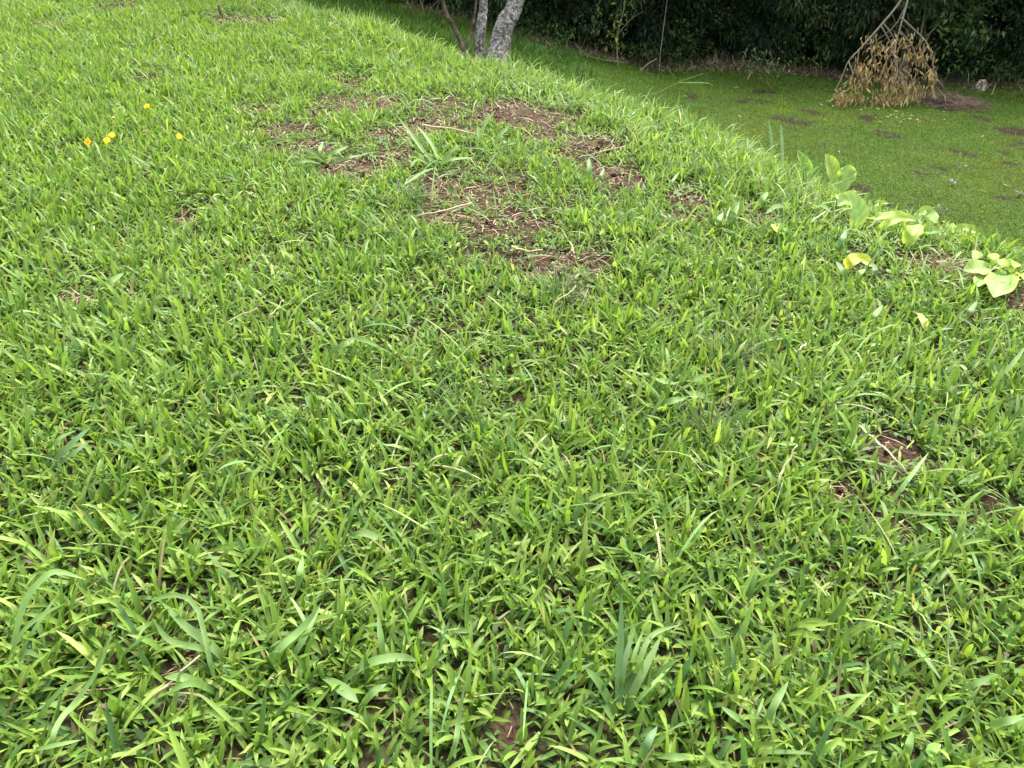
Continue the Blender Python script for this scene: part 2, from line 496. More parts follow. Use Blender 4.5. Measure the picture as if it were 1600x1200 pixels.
bag = Bag()
x, y, z, s, dp = mound_shoots(500000)
nsh = len(x)
nb = RNG.integers(2, 5, nsh)
rep = np.repeat(np.arange(nsh), nb)
order = np.concatenate([np.arange(k) for k in nb])
N = len(rep)
shoot_az = RNG.uniform(0, 2 * math.pi, nsh)
patch = noise(x, y, .5, 52)
near_bare = np.clip(bareness(x, y + .06) + bareness(x, y - .06) + bareness(x, y - .14), 0, 1)
tall = (1 - .55 * near_bare) * (1 - .5 * plant_room(x, y)) * (1 - .5 * sparse(x, y)) * (.8 + .45 * noise(x, y, .35, 53) + .35 * np.clip(1 - np.abs(s) / .4, 0, 1) * np.clip((1.6 - x) / .8, .6, 1))
base = np.stack([x, y, z], 1)[rep]
base[:, :2] += RNG.normal(0, .008, (N, 2))
base[:, 2] += RNG.uniform(-.004, .018, N) * (order > 0)
shoot_az = np.where(RNG.random(nsh) < .45, noise(x, y, .4, 54) * 12.6 + RNG.normal(0, .5, nsh), shoot_az)
az = shoot_az[rep] + order * math.pi + RNG.normal(0, .55, N)
e0 = np.radians(np.clip(RNG.normal(56, 23, N) - (order == 0) * 22, 5, 95))
curl = np.radians(RNG.normal(28, 24, N))
L = RNG.gamma(5, .0104, N).clip(.016, .11) * tall[rep]
W = (.0054 + .052 * L + RNG.normal(0, .0014, N)).clip(.003, .0125)
col = pick(GREENS, GW, N) * RNG.uniform(.82, 1.18, (N, 1))
pt = patch[rep][:, None]
col = col * (1 - .35 * pt) + np.array([.10, .20, .035]) * .35 * pt
dry = RNG.random(N) < .022
W[dry] *= .45
col[dry] = np.array([.33, .27, .13]) * RNG.uniform(.6, 1.1, (dry.sum(), 1))
tw = RNG.normal(0, .5, N)
d3 = dp[rep]
tipc = np.array([.32, .36, .06])
tm = np.clip(RNG.normal(.12, .25, N), 0, .8)
for lo, hi, rows, fold in ((0, 1.9, 4, .2), (1.9, 3.3, 3, 0), (3.3, 99, 2, 0)):
    blunt = RNG.random(N) < .22
    if rows > 2:
        k = (d3 >= lo) & (d3 < hi) & blunt
        pb = np.ones(rows + 1); pb[0] = .7; pb[-2] = .92; pb[-1] = 0
        bag.add(*blades(base[k], az[k], e0[k], curl[k], L[k] * .8, W[k], col[k], rows, fold, tw[k], prof=pb, tip=np.array([.34, .32, .12]), tipmix=tm[k] * 1.5))
    else: blunt[:] = False
    k = (d3 >= lo) & (d3 < hi) & ~blunt
    bag.add(*blades(base[k], az[k], e0[k], curl[k], L[k], W[k], col[k], rows, fold, tw[k], tip=tipc, tipmix=tm[k]))
# shaggy fringe of longer pale grass along the rim
n = 60000
x = RNG.uniform(-2.5, 3.2, n); y = RNG.uniform(2, 9, n)
s = edge_dist(x, y)
ok = (np.abs(s + .12) < .38) & (RNG.random(n) < .30 + .7 * (noise(x, y, .3, 85) > .5)) & (RNG.random(n) > .97 * plant_room(x, y + .06)) & (bareness(x, y) < .4)
x, y = x[ok], y[ok]; z = height(x, y); N = len(x)
col = pick([(.19, .31, .075), (.25, .36, .10), (.14, .25, .07), (.33, .36, .16)], [1, .9, .7, .3], N) * RNG.uniform(.85, 1.15, (N, 1))
bag.add(*blades(np.stack([x, y, z], 1), RNG.normal(.9, 1.3, N), np.radians(RNG.uniform(25, 85, N)), np.radians(RNG.uniform(10, 95, N)),
                RNG.gamma(6, .0175, N).clip(.05, .20) * np.where(x > 1.4, .7, 1), RNG.uniform(.004, .0095, N), col, 4, 0, RNG.normal(0, .7, N)))
# long stray blades and runners lying over the turf
n = 12000
x = RNG.uniform(-7, 4, n); y = RNG.uniform(.4, 10, n); z = height(x, y)
ok, u, v, dp = in_view(x, y, z, 330)
ok &= (edge_dist(x, y) < .4) & (RNG.random(n) < .3 + .5 * noise(x, y, .5, 57) + 1.0 * bareness(x, y))
x, y, z = x[ok], y[ok], z[ok]; N = len(x)
col = pick([(.13, .25, .075), (.17, .30, .09), (.26, .34, .12), (.34, .33, .17)], [1, 1, .6, .4], N) * RNG.uniform(.85, 1.15, (N, 1))
bag.add(*blades(np.stack([x, y, z + RNG.uniform(.0, .03, N)], 1), RNG.uniform(0, 6.28, N), np.radians(RNG.uniform(12, 62, N)), np.radians(RNG.uniform(10, 85, N)),
                RNG.uniform(.08, .19, N), RNG.uniform(.003, .0075, N), col, 5, 0, RNG.normal(0, .8, N)))
# small round-leaved weeds in drifts
n = 60000
x = RNG.uniform(-7, 4, n); y = RNG.uniform(.4, 10, n); z = height(x, y)
ok, u, v, dp = in_view(x, y, z, 330)
ok &= (edge_dist(x, y) < .2) & (noise(x, y, .55, 58) * .7 + noise(x, y, .2, 59) * .3 > .62) & (bareness(x, y) < .4) & (RNG.random(n) < np.clip((y - 2.4) / 1.5, 0, 1))
x, y, z = x[ok], y[ok], z[ok]; N = len(x)
col = pick([(.060, .140, .040), (.075, .165, .045), (.10, .20, .05)], [1, 1, .6], N) * RNG.uniform(.8, 1.2, (N, 1))
L = RNG.uniform(.018, .034, N)
bag.add(*blades(np.stack([x, y, z + RNG.uniform(.012, .045, N)], 1), RNG.uniform(0, 6.28, N), np.radians(RNG.uniform(-5, 40, N)), np.radians(RNG.uniform(0, 40, N)),
                L, L * RNG.uniform(.5, .8, N), col, 3, 0, prof=np.array([.25, 1, .85, 0])))
# low creeping layer: short flat leaves close to the soil
x, y, z, s, dp = mound_shoots(240000)
N = len(x)
col = pick([(.06, .12, .022), (.085, .16, .03), (.05, .10, .025), (.12, .10, .05)], [1, 1, .7, .4], N) * RNG.uniform(.8, 1.2, (N, 1))
bag.add(*blades(np.stack([x, y, z + .004], 1), RNG.uniform(0, 6.28, N), np.radians(RNG.uniform(5, 45, N)), np.radians(RNG.uniform(0, 40, N)),
                RNG.uniform(.018, .045, N), RNG.uniform(.006, .011, N), col, 2, 0, prof=np.array([.8, 1, 0])))
mg = link('mound_grass', bag.mesh('mound_grass', M_GRASS))
tag(mg, 'bright green broad-bladed lawn grass covering the near mound', 'grass', kind='stuff')
N_MOUND = sum(len(t) for t in bag.t)

# dry straw and dead runners lying on the mound, thick around the bare earth
bag = Bag()
n_try = 260000
x = RNG.uniform(-7, 4, n_try); y = RNG.uniform(.3, 10, n_try)
z = height(x, y); ok, u, v, dp = in_view(x, y, z)
br = bareness(x, y)
halo = np.clip(br * 1.0, 0, 1)
ok &= (edge_dist(x, y) < .3) & (RNG.random(n_try) < .045 + .95 * halo * (.3 + .7 * (noise(x, y, .2, 61) > .45)))
x, y, z, br = x[ok], y[ok], z[ok], br[ok]; N = len(x)
col = pick([(.42, .33, .20), (.30, .22, .13), (.20, .14, .085), (.5, .43, .3)], [.35, .3, .25, .1], N) * RNG.uniform(.8, 1.15, (N, 1))
bag.add(*blades(np.stack([x, y, z + RNG.uniform(-.004, .012, N)], 1), RNG.uniform(0, 6.28, N), np.radians(RNG.uniform(-2, 22, N)), np.radians(RNG.normal(12, 18, N)),
                RNG.gamma(3, .013, N).clip(.012, .14), RNG.uniform(.0015, .0036, N), col, 3, 0, RNG.normal(0, .6, N),
                prof=np.array([.9, 1, .8, 0])))
tag(link('straw_litter', bag.mesh('straw_litter', M_STRAW)), 'pale dry straw scattered over the bare earth patches of the mound', 'straw', kind='stuff')

# crumbs of soil on the bare earth
n = 60000
x = RNG.uniform(-3, 3.2, n); y = RNG.uniform(.8, 9, n)
ok = (bareness(x, y) > .35) & (RNG.random(n) < .6) & (edge_dist(x, y) < .2)
x, y = x[ok], y[ok]; N = len(x); z = height(x, y) - .008
oc = np.array([(1, 0, 0), (-1, 0, 0), (0, 1, 0), (0, -1, 0), (0, 0, 1), (0, 0, -1)], float)
of = np.array([(0, 2, 4), (2, 1, 4), (1, 3, 4), (3, 0, 4), (2, 0, 5), (1, 2, 5), (3, 1, 5), (0, 3, 5)])
sz = RNG.gamma(2, .0028, N).clip(.002, .02)
V = oc[None] * sz[:, None, None] * RNG.uniform(.6, 1.3, (N, 6, 1)) + RNG.normal(0, .25, (N, 6, 3)) * sz[:, None, None] + np.stack([x, y, z], 1)[:, None]
bag = Bag()
bag.add(V.reshape(-1, 3), (of[None] + (np.arange(N) * 6)[:, None, None]).reshape(-1, 3), np.repeat(np.array([.085, .052, .036]) * RNG.uniform(.6, 1.3, (N, 1)), 6, 0))
tag(link('soil_crumbs', bag.mesh('soil_crumbs', M_SOIL)), 'crumbs of reddish brown soil on the bare patches of the mound', 'soil', kind='stuff')

# ------------------------------------------------------------------ lower lawn grass
bag = Bag()
n_try = 520000
x = RNG.uniform(-6, 16, n_try); y = RNG.uniform(2.5, 17, n_try)
s = edge_dist(x, y); ok = s > .75
x, y, s = x[ok], y[ok], s[ok]
z = height(x, y)
ok, u, v, dp = in_view(x, y, z, 300, -60, 700)
fy = forest_y(x)
ok &= (y < fy + .1 + .5 * (noise(x, y, .6, 71) - .5)) & (RNG.random(len(x)) < (1 - .85 * darkness(x, y)) * (.75 + .25 * noise(x, y, .4, 72)))
x, y, z, dp = x[ok], y[ok], z[ok], dp[ok]; N = len(x)
yel = np.clip((noise(x, y, 1.6, 73) * .7 + noise(x, y, .5, 74) * .3 - .42) * 2.4, 0, 1)[:, None]
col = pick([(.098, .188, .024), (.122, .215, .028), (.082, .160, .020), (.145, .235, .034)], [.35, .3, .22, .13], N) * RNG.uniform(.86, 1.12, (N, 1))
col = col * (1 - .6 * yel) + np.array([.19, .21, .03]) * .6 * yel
k = RNG.random(N) < .015
col[k] = np.array([.22, .18, .08])
left = np.clip((0.8 - x) / 1.5, 0, 1)
L = RNG.uniform(.03, .065, N) * (1 + 1.6 * left)
bag.add(*blades(np.stack([x, y, z - .005], 1), RNG.uniform(0, 6.28, N), np.radians(RNG.uniform(25, 85, N)), np.radians(RNG.uniform(0, 60, N)),
                L, RNG.uniform(.006, .011, N), col, 2, 0, prof=np.array([.8, 1, 0])))
tag(link('lower_lawn_grass', bag.mesh('lower_lawn_grass', M_LAWN)), 'short dark green lawn in the shade below the mound', 'grass', kind='stuff')
N_LAWN = sum(len(t) for t in bag.t)
print('tris mound', N_MOUND, 'lawn', N_LAWN, 'ground', len(tris))
#__PART2__

# ------------------------------------------------------------------ forest edge: bamboo clumps
def leaf_cards(P, D, L, W, col, droop=0.25):
    """N pointed leaves, each a bent diamond of four triangles; D is the unit growing direction"""
    N = len(P)
    up = np.tile(np.array([0, 0, 1.0]), (N, 1)) + RNG.normal(0, .35, (N, 3))
    side = np.cross(D, up); side /= np.linalg.norm(side, axis=1)[:, None] + 1e-9
    mid = P + D * (L * .45)[:, None]
    tip = P + D * L[:, None]; tip[:, 2] -= L * droop
    nr = np.cross(side, D)
    mid = mid + nr * (L * .05)[:, None]
    V = np.stack([P, mid - side * (W / 2)[:, None], mid + side * (W / 2)[:, None], tip], 1)
    T = (np.array([(0, 1, 2), (1, 3, 2)])[None] + (np.arange(N) * 4)[:, None, None]).reshape(-1, 3)
    return V.reshape(-1, 3), T, np.repeat(col, 4, 0)

def unit(v): return v / (np.linalg.norm(v, axis=-1, keepdims=True) + 1e-9)

FOREST_GREEN = [(.030, .058, .019), (.050, .090, .026), (.018, .036, .017), (.080, .122, .032), (.036, .066, .036)]
def sprays(C, out, n, L, spread=.14, cols=FOREST_GREEN, w=None):
    """fans of n leaves around spray centres C, leaning along out"""
    k = len(C)
    P = np.repeat(C, n, 0) + RNG.normal(0, spread, (k * n, 3)) * np.array([1, 1, .7])
    D = unit(np.repeat(out, n, 0) + RNG.normal(0, .6, (k * n, 3)) + np.array([0, 0, -.25]))
    base = np.asarray(cols)[RNG.choice(len(cols), k)] * RNG.uniform(.4, 1.4, (k, 1))
    col = np.repeat(base, n, 0) * RNG.uniform(.75, 1.3, (k * n, 1))
    LL = RNG.uniform(L[0], L[1], k * n)
    return leaf_cards(P, D, LL, LL * (RNG.uniform(.11, .17, k * n) if w is None else RNG.uniform(*w, k * n)), col)

def clump_meshes():
    culms = []
    fol = Bag()
    for i in range(11):
        a = RNG.uniform(0, 6.28); r0 = RNG.uniform(.05, .45); h = RNG.uniform(5.0, 7.6); lean = RNG.uniform(.5, 2.0)
        t = np.linspace(0, 1, 9)
        pts = np.stack([np.cos(a) * (r0 + lean * t ** 2), np.sin(a) * (r0 + lean * t ** 2), h * (t - .12 * t ** 3)], 1)
        b = Bag(); tube(b, pts, np.linspace(.022, .006, 9), np.array([.055, .065, .028]) * RNG.uniform(.6, 1.1), 6)
        culms.append(b.mesh('culm', M_WOOD))
        k = 24
        f = RNG.uniform(.3, 1, k)
        C = np.stack([np.interp(f, t, pts[:, j]) for j in range(3)], 1) + RNG.normal(0, .3, (k, 3))
        o = unit(np.stack([np.cos(a) + RNG.normal(0, .8, k), np.sin(a) + RNG.normal(0, .8, k), RNG.normal(0, .3, k)], 1))
        fol.add(*sprays(C, o, 9, (.16, .30), .22))
    for q in range(54):                         # low leafy boughs hanging to the ground
        a = RNG.uniform(0, 6.28); zz = RNG.uniform(.1, 2.9); r = 1.3 * math.sqrt(RNG.uniform(.15, 1)) * min(1.1, .72 + .16 * zz)
        c = np.array([math.cos(a) * r, math.sin(a) * r, zz])
        R_ = RNG.uniform(.2, .42); k = int(95 * R_ / .3)
        d = unit(RNG.normal(0, 1, (k, 3))); C = c + d * (R_ * RNG.uniform(.5, 1, (k, 1)))
        C[:, 2] = np.maximum(C[:, 2], .05)
        kind = RNG.random()
        shade = RNG.uniform(.55, 1.5)
        cols = np.array([FOREST_GREEN[RNG.integers(5)], FOREST_GREEN[RNG.integers(5)]]) * shade
        o = unit(d + np.array([math.cos(a), math.sin(a), .1]) * .8)
        if kind < .55: fol.add(*sprays(C, o, 5, (.09, .17), .06, cols, (.12, .2)))
        else: fol.add(*sprays(C, o, 5, (.05, .10), .05, cols, (.35, .55)))
    return culms, fol.mesh('foliage', M_DARKLEAF)

VARS = [clump_meshes() for _ in range(5)]
def bamboo(x, y, i, scale, rz, label):
    t = thing('bamboo_clump', (x, y, float(height(x, y)) - .03), label, 'bamboo', 'bamboo clumps massed along the forest edge')
    t.rotation_euler = (0, 0, rz); t.scale = (scale, scale, scale)
    cu, fo = VARS[i % 5]
    for c_ in cu: link('culm', c_, t)
    link('foliage', fo, t)
FRONT = [(-7.2, 'dark bamboo clump at the far left end of the forest edge'),
         (-5.4, 'dark bamboo clump left of the forked brown sapling, farther left of two'),
         (-3.6, 'dark bamboo clump left of the forked brown sapling, nearer of two'),
         (-1.9, 'dark bamboo clump straight behind the forked brown sapling'),
         (-0.3, 'dark bamboo clump behind the thick leaning lichen trunk'),
         (1.3, 'dark bamboo clump just right of the leaning lichen trunk'),
         (2.8, 'dark bamboo clump behind the yellow-leaved sapling at the forest edge'),
         (4.2, 'dark bamboo clump between the yellow-leaved sapling and the dead bough'),
         (5.6, 'dark bamboo clump just left of the hanging dead bough'),
         (7.1, 'dark bamboo clump straight behind the hanging dead bough'),
         (8.6, 'dark bamboo clump behind the light green broadleaf shrub'),
         (10.1, 'dark bamboo clump above the pale mottled stump'),
         (11.6, 'dark bamboo clump at the right edge of the picture'),
         (13.2, 'dark bamboo clump past the right edge, nearer one'),
         (15.0, 'dark bamboo clump past the right edge, farther one')]
for i, (bx_, lab) in enumerate(FRONT):
    bamboo(bx_, float(forest_y(bx_)) + 1.25 + RNG.uniform(-.25, .25), i, RNG.uniform(.92, 1.1), RNG.uniform(0, 6.28), lab)
for r_ in range(2):
    for i in range(13):
        bx_ = -7.5 + i * 1.85 + r_ * .8 + RNG.uniform(-.3, .3)
        bamboo(bx_, float(forest_y(bx_)) + 3.0 + 1.9 * r_ + RNG.uniform(-.3, .3), i + 2 + r_, RNG.uniform(1.0, 1.2), RNG.uniform(0, 6.28),
               'dark bamboo clump deep in the forest behind the front row')

# low broad leaves and weeds at the foot of the forest, and leafy undergrowth left of the trees
bag = Bag()
k = 900
x = RNG.uniform(-3, 13, k); y = forest_y(x) + RNG.normal(.15, .3, k) ; keep = noise(x, y, .7, 81) > .42
x, y = x[keep], y[keep]; k = len(x)
C = np.stack([x, y, height(x, y) + RNG.uniform(.02, .35, k)], 1)
bag.add(*sprays(C, unit(np.stack([RNG.normal(0, .5, k), -np.ones(k), RNG.normal(.3, .3, k)], 1)), 7, (.05, .11), .06,
                [(.06, .115, .03), (.045, .09, .025), (.09, .14, .035)], (.3, .5)))
n_try = 26000
x = RNG.uniform(-7, 1.6, n_try); y = RNG.uniform(6.5, 16, n_try)
s = edge_dist(x, y); z = height(x, y)
ok = (s > .7) & (y < forest_y(x)) & (RNG.random(n_try) < np.clip((1.7 - x) / 1.5, 0, 1) * (.35 + .65 * (noise(x, y, .55, 82) > .4)))
x, y, z = x[ok], y[ok], z[ok]; N = len(x)
col = pick([(.05, .11, .028), (.07, .14, .03), (.035, .08, .025)], [1, .8, .8], N) * RNG.uniform(.8, 1.2, (N, 1))
bag.add(*blades(np.stack([x, y, z], 1), RNG.uniform(0, 6.28, N), np.radians(RNG.uniform(35, 85, N)), np.radians(RNG.uniform(20, 110, N)),
                RNG.uniform(.10, .30, N), RNG.uniform(.010, .022, N), col, 4, 0))
tag(link('undergrowth', bag.mesh('undergrowth', M_LAWN)), 'dark leafy undergrowth along the shaded foot of the forest', 'undergrowth', kind='stuff')

# brown litter of dead canes and leaves along the forest edge
bag = Bag()
n_try = 17000
x = RNG.uniform(-2, 13, n_try); y = forest_y(x) + RNG.normal(-.05, .3, n_try)
ok = RNG.random(n_try) < .25 + .75 * (noise(x, y, .9, 83) > .5)
x, y = x[ok], y[ok]; N = len(x); z = height(x, y)
col = pick([(.28, .20, .13), (.18, .13, .08), (.42, .33, .22), (.12, .085, .06)], [.35, .3, .2, .15], N) * RNG.uniform(.8, 1.2, (N, 1))
bag.add(*blades(np.stack([x, y, z + RNG.uniform(0, .05, N)], 1), RNG.uniform(0, 6.28, N), np.radians(RNG.normal(8, 22, N)), np.radians(RNG.normal(10, 20, N)),
                RNG.gamma(4, .045, N).clip(.06, .6), RNG.uniform(.006, .016, N), col, 3, 0, prof=np.array([.9, 1, .8, 0])))
tag(link('forest_litter', bag.mesh('forest_litter', M_STRAW)), 'brown litter of dead canes and leaves along the forest foot', 'leaf litter', kind='stuff')
# fallen yellowish leaves on the lower lawn
bag = Bag()
P = []
for (px, py, sx, sy, n) in [(1425, 182, 26, 7, 26), (1370, 190, 26, 10, 9), (1250, 165, 70, 18, 8), (1500, 200, 70, 30, 5), (1330, 160, 40, 8, 24), (1120, 150, 60, 10, 8), (1420, 250, 130, 50, 7)]:
    for _ in range(n):
        q = (px + RNG.normal(0, sx), py + RNG.normal(0, sy))
        p = lifted(max(950, min(1640, q[0])), max(135, q[1]), .035)
        if edge_dist(p[0], p[1]) > .8: P.append(p)
P = np.array(P); k = len(P)
bag.add(*leaf_cards(P, unit(np.stack([RNG.normal(0, 1, k), RNG.normal(0, 1, k), RNG.normal(0, .2, k)], 1)), RNG.uniform(.05, .09, k), RNG.uniform(.018, .032, k),
                    pick([(.30, .24, .11), (.24, .18, .085), (.36, .32, .18)], [1, 1, .5], k), .05))
tag(link('fallen_leaves', bag.mesh('fallen_leaves', M_DEADLEAF)), 'small fallen tan leaves scattered on the lower lawn', 'fallen leaves', kind='stuff')

# ------------------------------------------------------------------ the three trees behind the rim
def ground_pt(x, y, dz=0.0): return np.array([x, y, float(height(x, y)) + dz])

def tree(name, label, px_line, depth, radii, mat, limbs, crown, leafcol, extra=()):
    """px_line: trunk seen in the photo, foot first; then the trunk goes on up to its crown above the picture"""
    pts = [at_depth(px, py, depth) for px, py in px_line]
    foot = pts[0].copy(); foot[2] = float(height(foot[0], foot[1])) - .06
    pts = [foot] + [p for p in pts if p[2] > foot[2] + .1]
    up = [np.array(p) for p in limbs['trunk']]
    n_vis = len(pts)
    full = spline(pts + up, 26)
    rr = np.interp(np.linspace(0, 1, 26), np.linspace(0, 1, len(radii)), radii)
    full[1:-1] += RNG.normal(0, .006, (24, 3)) * .5
    t = thing(name, tuple(foot), label, 'tree')
    b = Bag(); tube(b, full - foot, rr * .9 * (1 + RNG.normal(0, .012, 26)), (.3, .3, .3), 14)
    trunk = link('trunk', b.mesh('trunk', mat), t)
    for line, dd, r0, r1 in extra:
        b = Bag(); q = spline([at_depth(px, py, depth + dd) for px, py in line], 12)
        tube(b, q - foot, np.linspace(r0, r1, 12), (.3, .3, .3), 8); link('limb', b.mesh('limb', mat), trunk)
    top = full[-1]
    cx, cy, cz, cr = crown
    C0 = np.array([cx, cy, cz])
    ends = []
    for i in range(6):
        st = full[RNG.integers(18, 25)]
        e = C0 + unit(RNG.normal(0, 1, 3)) * cr * .75
        m = (st + e) / 2 + np.array([0, 0, .2])
        b = Bag(); tube(b, spline([st, m, e], 8) - foot, np.linspace(rr[-1] * 1.0, .008, 8), (.3, .3, .3), 6); link('limb', b.mesh('limb', mat), trunk)
        ends.append(e)
    k = 260
    cl = unit(RNG.normal(0, 1, (k, 3))) * (cr * RNG.uniform(.35, 1, (k, 1)) ** .6) * np.array([1, 1, .8]) + C0
    fb = Bag(); fb.add(*sprays(cl - foot, unit(cl - C0), 9, (.07, .13), .16, leafcol, (.35, .5)))
    link('crown', fb.mesh('crown', M_DARKLEAF), t)
    return t

LC = [(.05, .09, .03), (.065, .115, .035), (.04, .075, .03)]
D_T = 7.9
pA = at_depth(806, 0, D_T); pB = at_depth(752, 0, D_T + .15); pC = at_depth(690, 0, D_T - .1)
tree('lichen_tree', 'thick leaning trunk mottled with pale lichen, rightmost of the three trees',
     [(774, 116), (776, 92), (783, 60), (793, 30), (806, 0)], D_T, [.150, .142, .128, .118, .105, .095, .08, .06, .04], M_LICHEN,
     {'trunk': [pA + (.25, .35, 1.0), pA + (.5, 1.0, 2.4), pA + (.6, 1.9, 4.2)]}, (pA[0] + .9, pA[1] + 2.6, 5.6, 1.9), LC)
tree('lichen_tree', 'slender upright grey trunk standing in the middle of the three trees',
     [(747, 114), (748, 92), (750, 60), (753, 30), (756, 0)], D_T + .15, [.078, .074, .066, .062, .058, .05, .04, .03, .02], M_LICHEN,
     {'trunk': [pB + (.05, .2, 1.1), pB + (0, .9, 2.6), pB + (-.2, 1.7, 4.0)]}, (pB[0] - .2, pB[1] + 2.3, 5.2, 1.5), LC)
tree('forked_sapling', 'thin brown sapling forking low, leftmost of the three trees',
     [(722, 112), (722, 88), (721, 70), (708, 40), (692, 6)], D_T - .1, [.034, .034, .032, .028, .026, .022, .018, .012, .008], M_BROWNBARK,
     {'trunk': [pC + (-.15, .1, .7), pC + (-.3, .5, 1.7), pC + (-.4, 1.0, 2.6)]}, (pC[0] - .5, pC[1] + 1.3, 3.6, 1.1), LC,
     extra=[([(722, 90), (728, 76), (736, 50), (742, 20), (747, -30)], .05, .022, .010), ([(730, 100), (730, 80), (731, 66)], .0, .012, .007)])

# hanging dull leaves just in the top of the picture by the sapling
def leafy_stem(name, label, cat, stem_px, dd, r0, r1, clusters, leafL, leafW, cols, mat_leaf, mat_wood=M_WOOD, wood=(.12, .09, .06), group=None, extra=(), base_depth=None, spread=1.0):
    root = lifted(*stem_px[0]) if base_depth is None else at_depth(*stem_px[0], base_depth)
    if base_depth is None: root[1] += dd; root[2] = float(height(root[0], root[1]))
    dpt = depth_of(root)
    t = thing(name, tuple(root), label, cat, group)
    q = spline([root] + [at_depth(px, py, dpt) for px, py in stem_px[1:]], 12)
    b = Bag(); tube(b, q - root, np.linspace(r0, r1, 12), wood, 7); link('stem', b.mesh('stem', mat_wood), t)
    for line, a0, a1 in extra:
        b = Bag(); q2 = spline([at_depth(px, py, dpt + RNG.normal(0, .04)) for px, py in line], 8)
        tube(b, q2 - root, np.linspace(a0, a1, 8), wood, 6); link('branch', b.mesh('branch', mat_wood), t)
    if clusters:
        fb = Bag()
        for (px, py, sx, sy, n) in clusters:
            c0 = at_depth(px, py, dpt); sc = dpt / F_PX
            P = c0 + np.stack([RNG.normal(0, sx * sc, n), RNG.normal(0, sx * sc * .8, n) * spread, RNG.normal(0, sy * sc, n)], 1)
            D = unit(np.stack([RNG.normal(0, 1, n), RNG.normal(-.3, .7, n), RNG.normal(-.15, .6, n)], 1))
            LL = RNG.uniform(*leafL, n)
            fb.add(*leaf_cards(P - root, D, LL, LL * RNG.uniform(*leafW, n), pick(cols, [1] * len(cols), n) * RNG.uniform(.75, 1.25, (n, 1))))
        link('foliage', fb.mesh('foliage', mat_leaf), t)
    return t

leafy_stem('leafy_sapling', 'young sapling with yellow-green leaves on a thin pale stem', 'sapling', [(962, 106), (964, 80), (966, 50), (973, 22), (980, -25)], -.45, .011, .006,
           [(955, 50, 7, 10, 26), (966, 60, 6, 8, 22), (968, 32, 6, 10, 20), (958, 70, 6, 5, 14), (975, 8, 8, 8, 20)], (.07, .13), (.25, .4),
           [(.16, .19, .03), (.11, .15, .03), (.07, .11, .03)], M_LEAF, wood=(.16, .13, .09), extra=[([(966, 52), (986, 30), (1004, 18)], .006, .003)])
leafy_stem('broadleaf_shrub', 'light green broadleaf shrub growing right of the hanging dead bough', 'shrub', [(1450, 128), (1441, 90), (1438, 60), (1445, 20), (1452, -30)], -.65, .026, .012,
           [(1495, 30, 16, 18, 110), (1510, 55, 16, 12, 80), (1475, 55, 14, 12, 60), (1470, 12, 18, 10, 60), (1520, 15, 14, 14, 60), (1490, 85, 20, 12, 50), (1455, 5, 10, 8, 26), (1432, 4, 14, 7, 50), (1460, 30, 12, 12, 50), (1405, 6, 14, 6, 34), (1540, 45, 12, 14, 50)], (.08, .15), (.38, .55),
           [(.08, .15, .045), (.11, .19, .05), (.16, .23, .06), (.05, .10, .035)], M_LEAF, wood=(.15, .11, .07),
           extra=[([(1440, 78), (1458, 45), (1480, 25)], .014, .007), ([(1437, 62), (1455, 50), (1470, 35)], .012, .006)])
leafy_stem('low_shrub', 'low leafy shrub beside the pale mottled stump', 'shrub', [(1560, 128), (1558, 112), (1556, 100)], -.35, .012, .006,
           [(1560, 108, 14, 8, 80), (1545, 95, 14, 6, 60), (1585, 105, 14, 10, 60)], (.06, .11), (.3, .45), [(.07, .12, .03), (.11, .16, .04), (.05, .09, .03)], M_LEAF)
leafy_stem('low_shrub', 'low leafy shrub at the forest foot left of the dead bough', 'shrub', [(1195, 135), (1196, 115), (1198, 100)], -.3, .012, .006,
           [(1195, 105, 16, 10, 90), (1215, 115, 14, 8, 60), (1180, 90, 14, 10, 50)], (.06, .12), (.25, .4), [(.06, .10, .03), (.09, .13, .035), (.045, .08, .025)], M_LEAF)
leafy_stem('low_shrub', 'low leafy shrub at the forest foot behind the leaning grass stalk', 'shrub', [(1020, 108), (1012, 90), (1008, 78)], -.3, .012, .006,
           [(1010, 82, 16, 8, 80), (995, 75, 10, 8, 40), (1040, 90, 14, 8, 50)], (.06, .11), (.3, .45), [(.045, .085, .025), (.065, .11, .03)], M_LEAF)
for line, lab in [([(1028, 112), (1032, 80), (1036, 50), (1046, -30)], 'thin pale bare stem rising in the forest, leftmost of two'),
                  ([(1062, 92), (1068, 55), (1075, 20), (1079, -30)], 'thin pale bare stem rising in the forest, rightmost of two')]:
    leafy_stem('bare_stem', lab, 'stem', line, -.15, .009, .006, [], None, None, None, None, wood=(.24, .22, .15), group='bare stems at the forest edge')
leafy_stem('forest_trunk', 'thick brown trunk behind the hanging dead bough', 'tree trunk', [(1408, 128), (1415, 70), (1424, 30), (1436, -20)], -.15, .09, .07, [], None, None, None, None, wood=(.10, .075, .05))

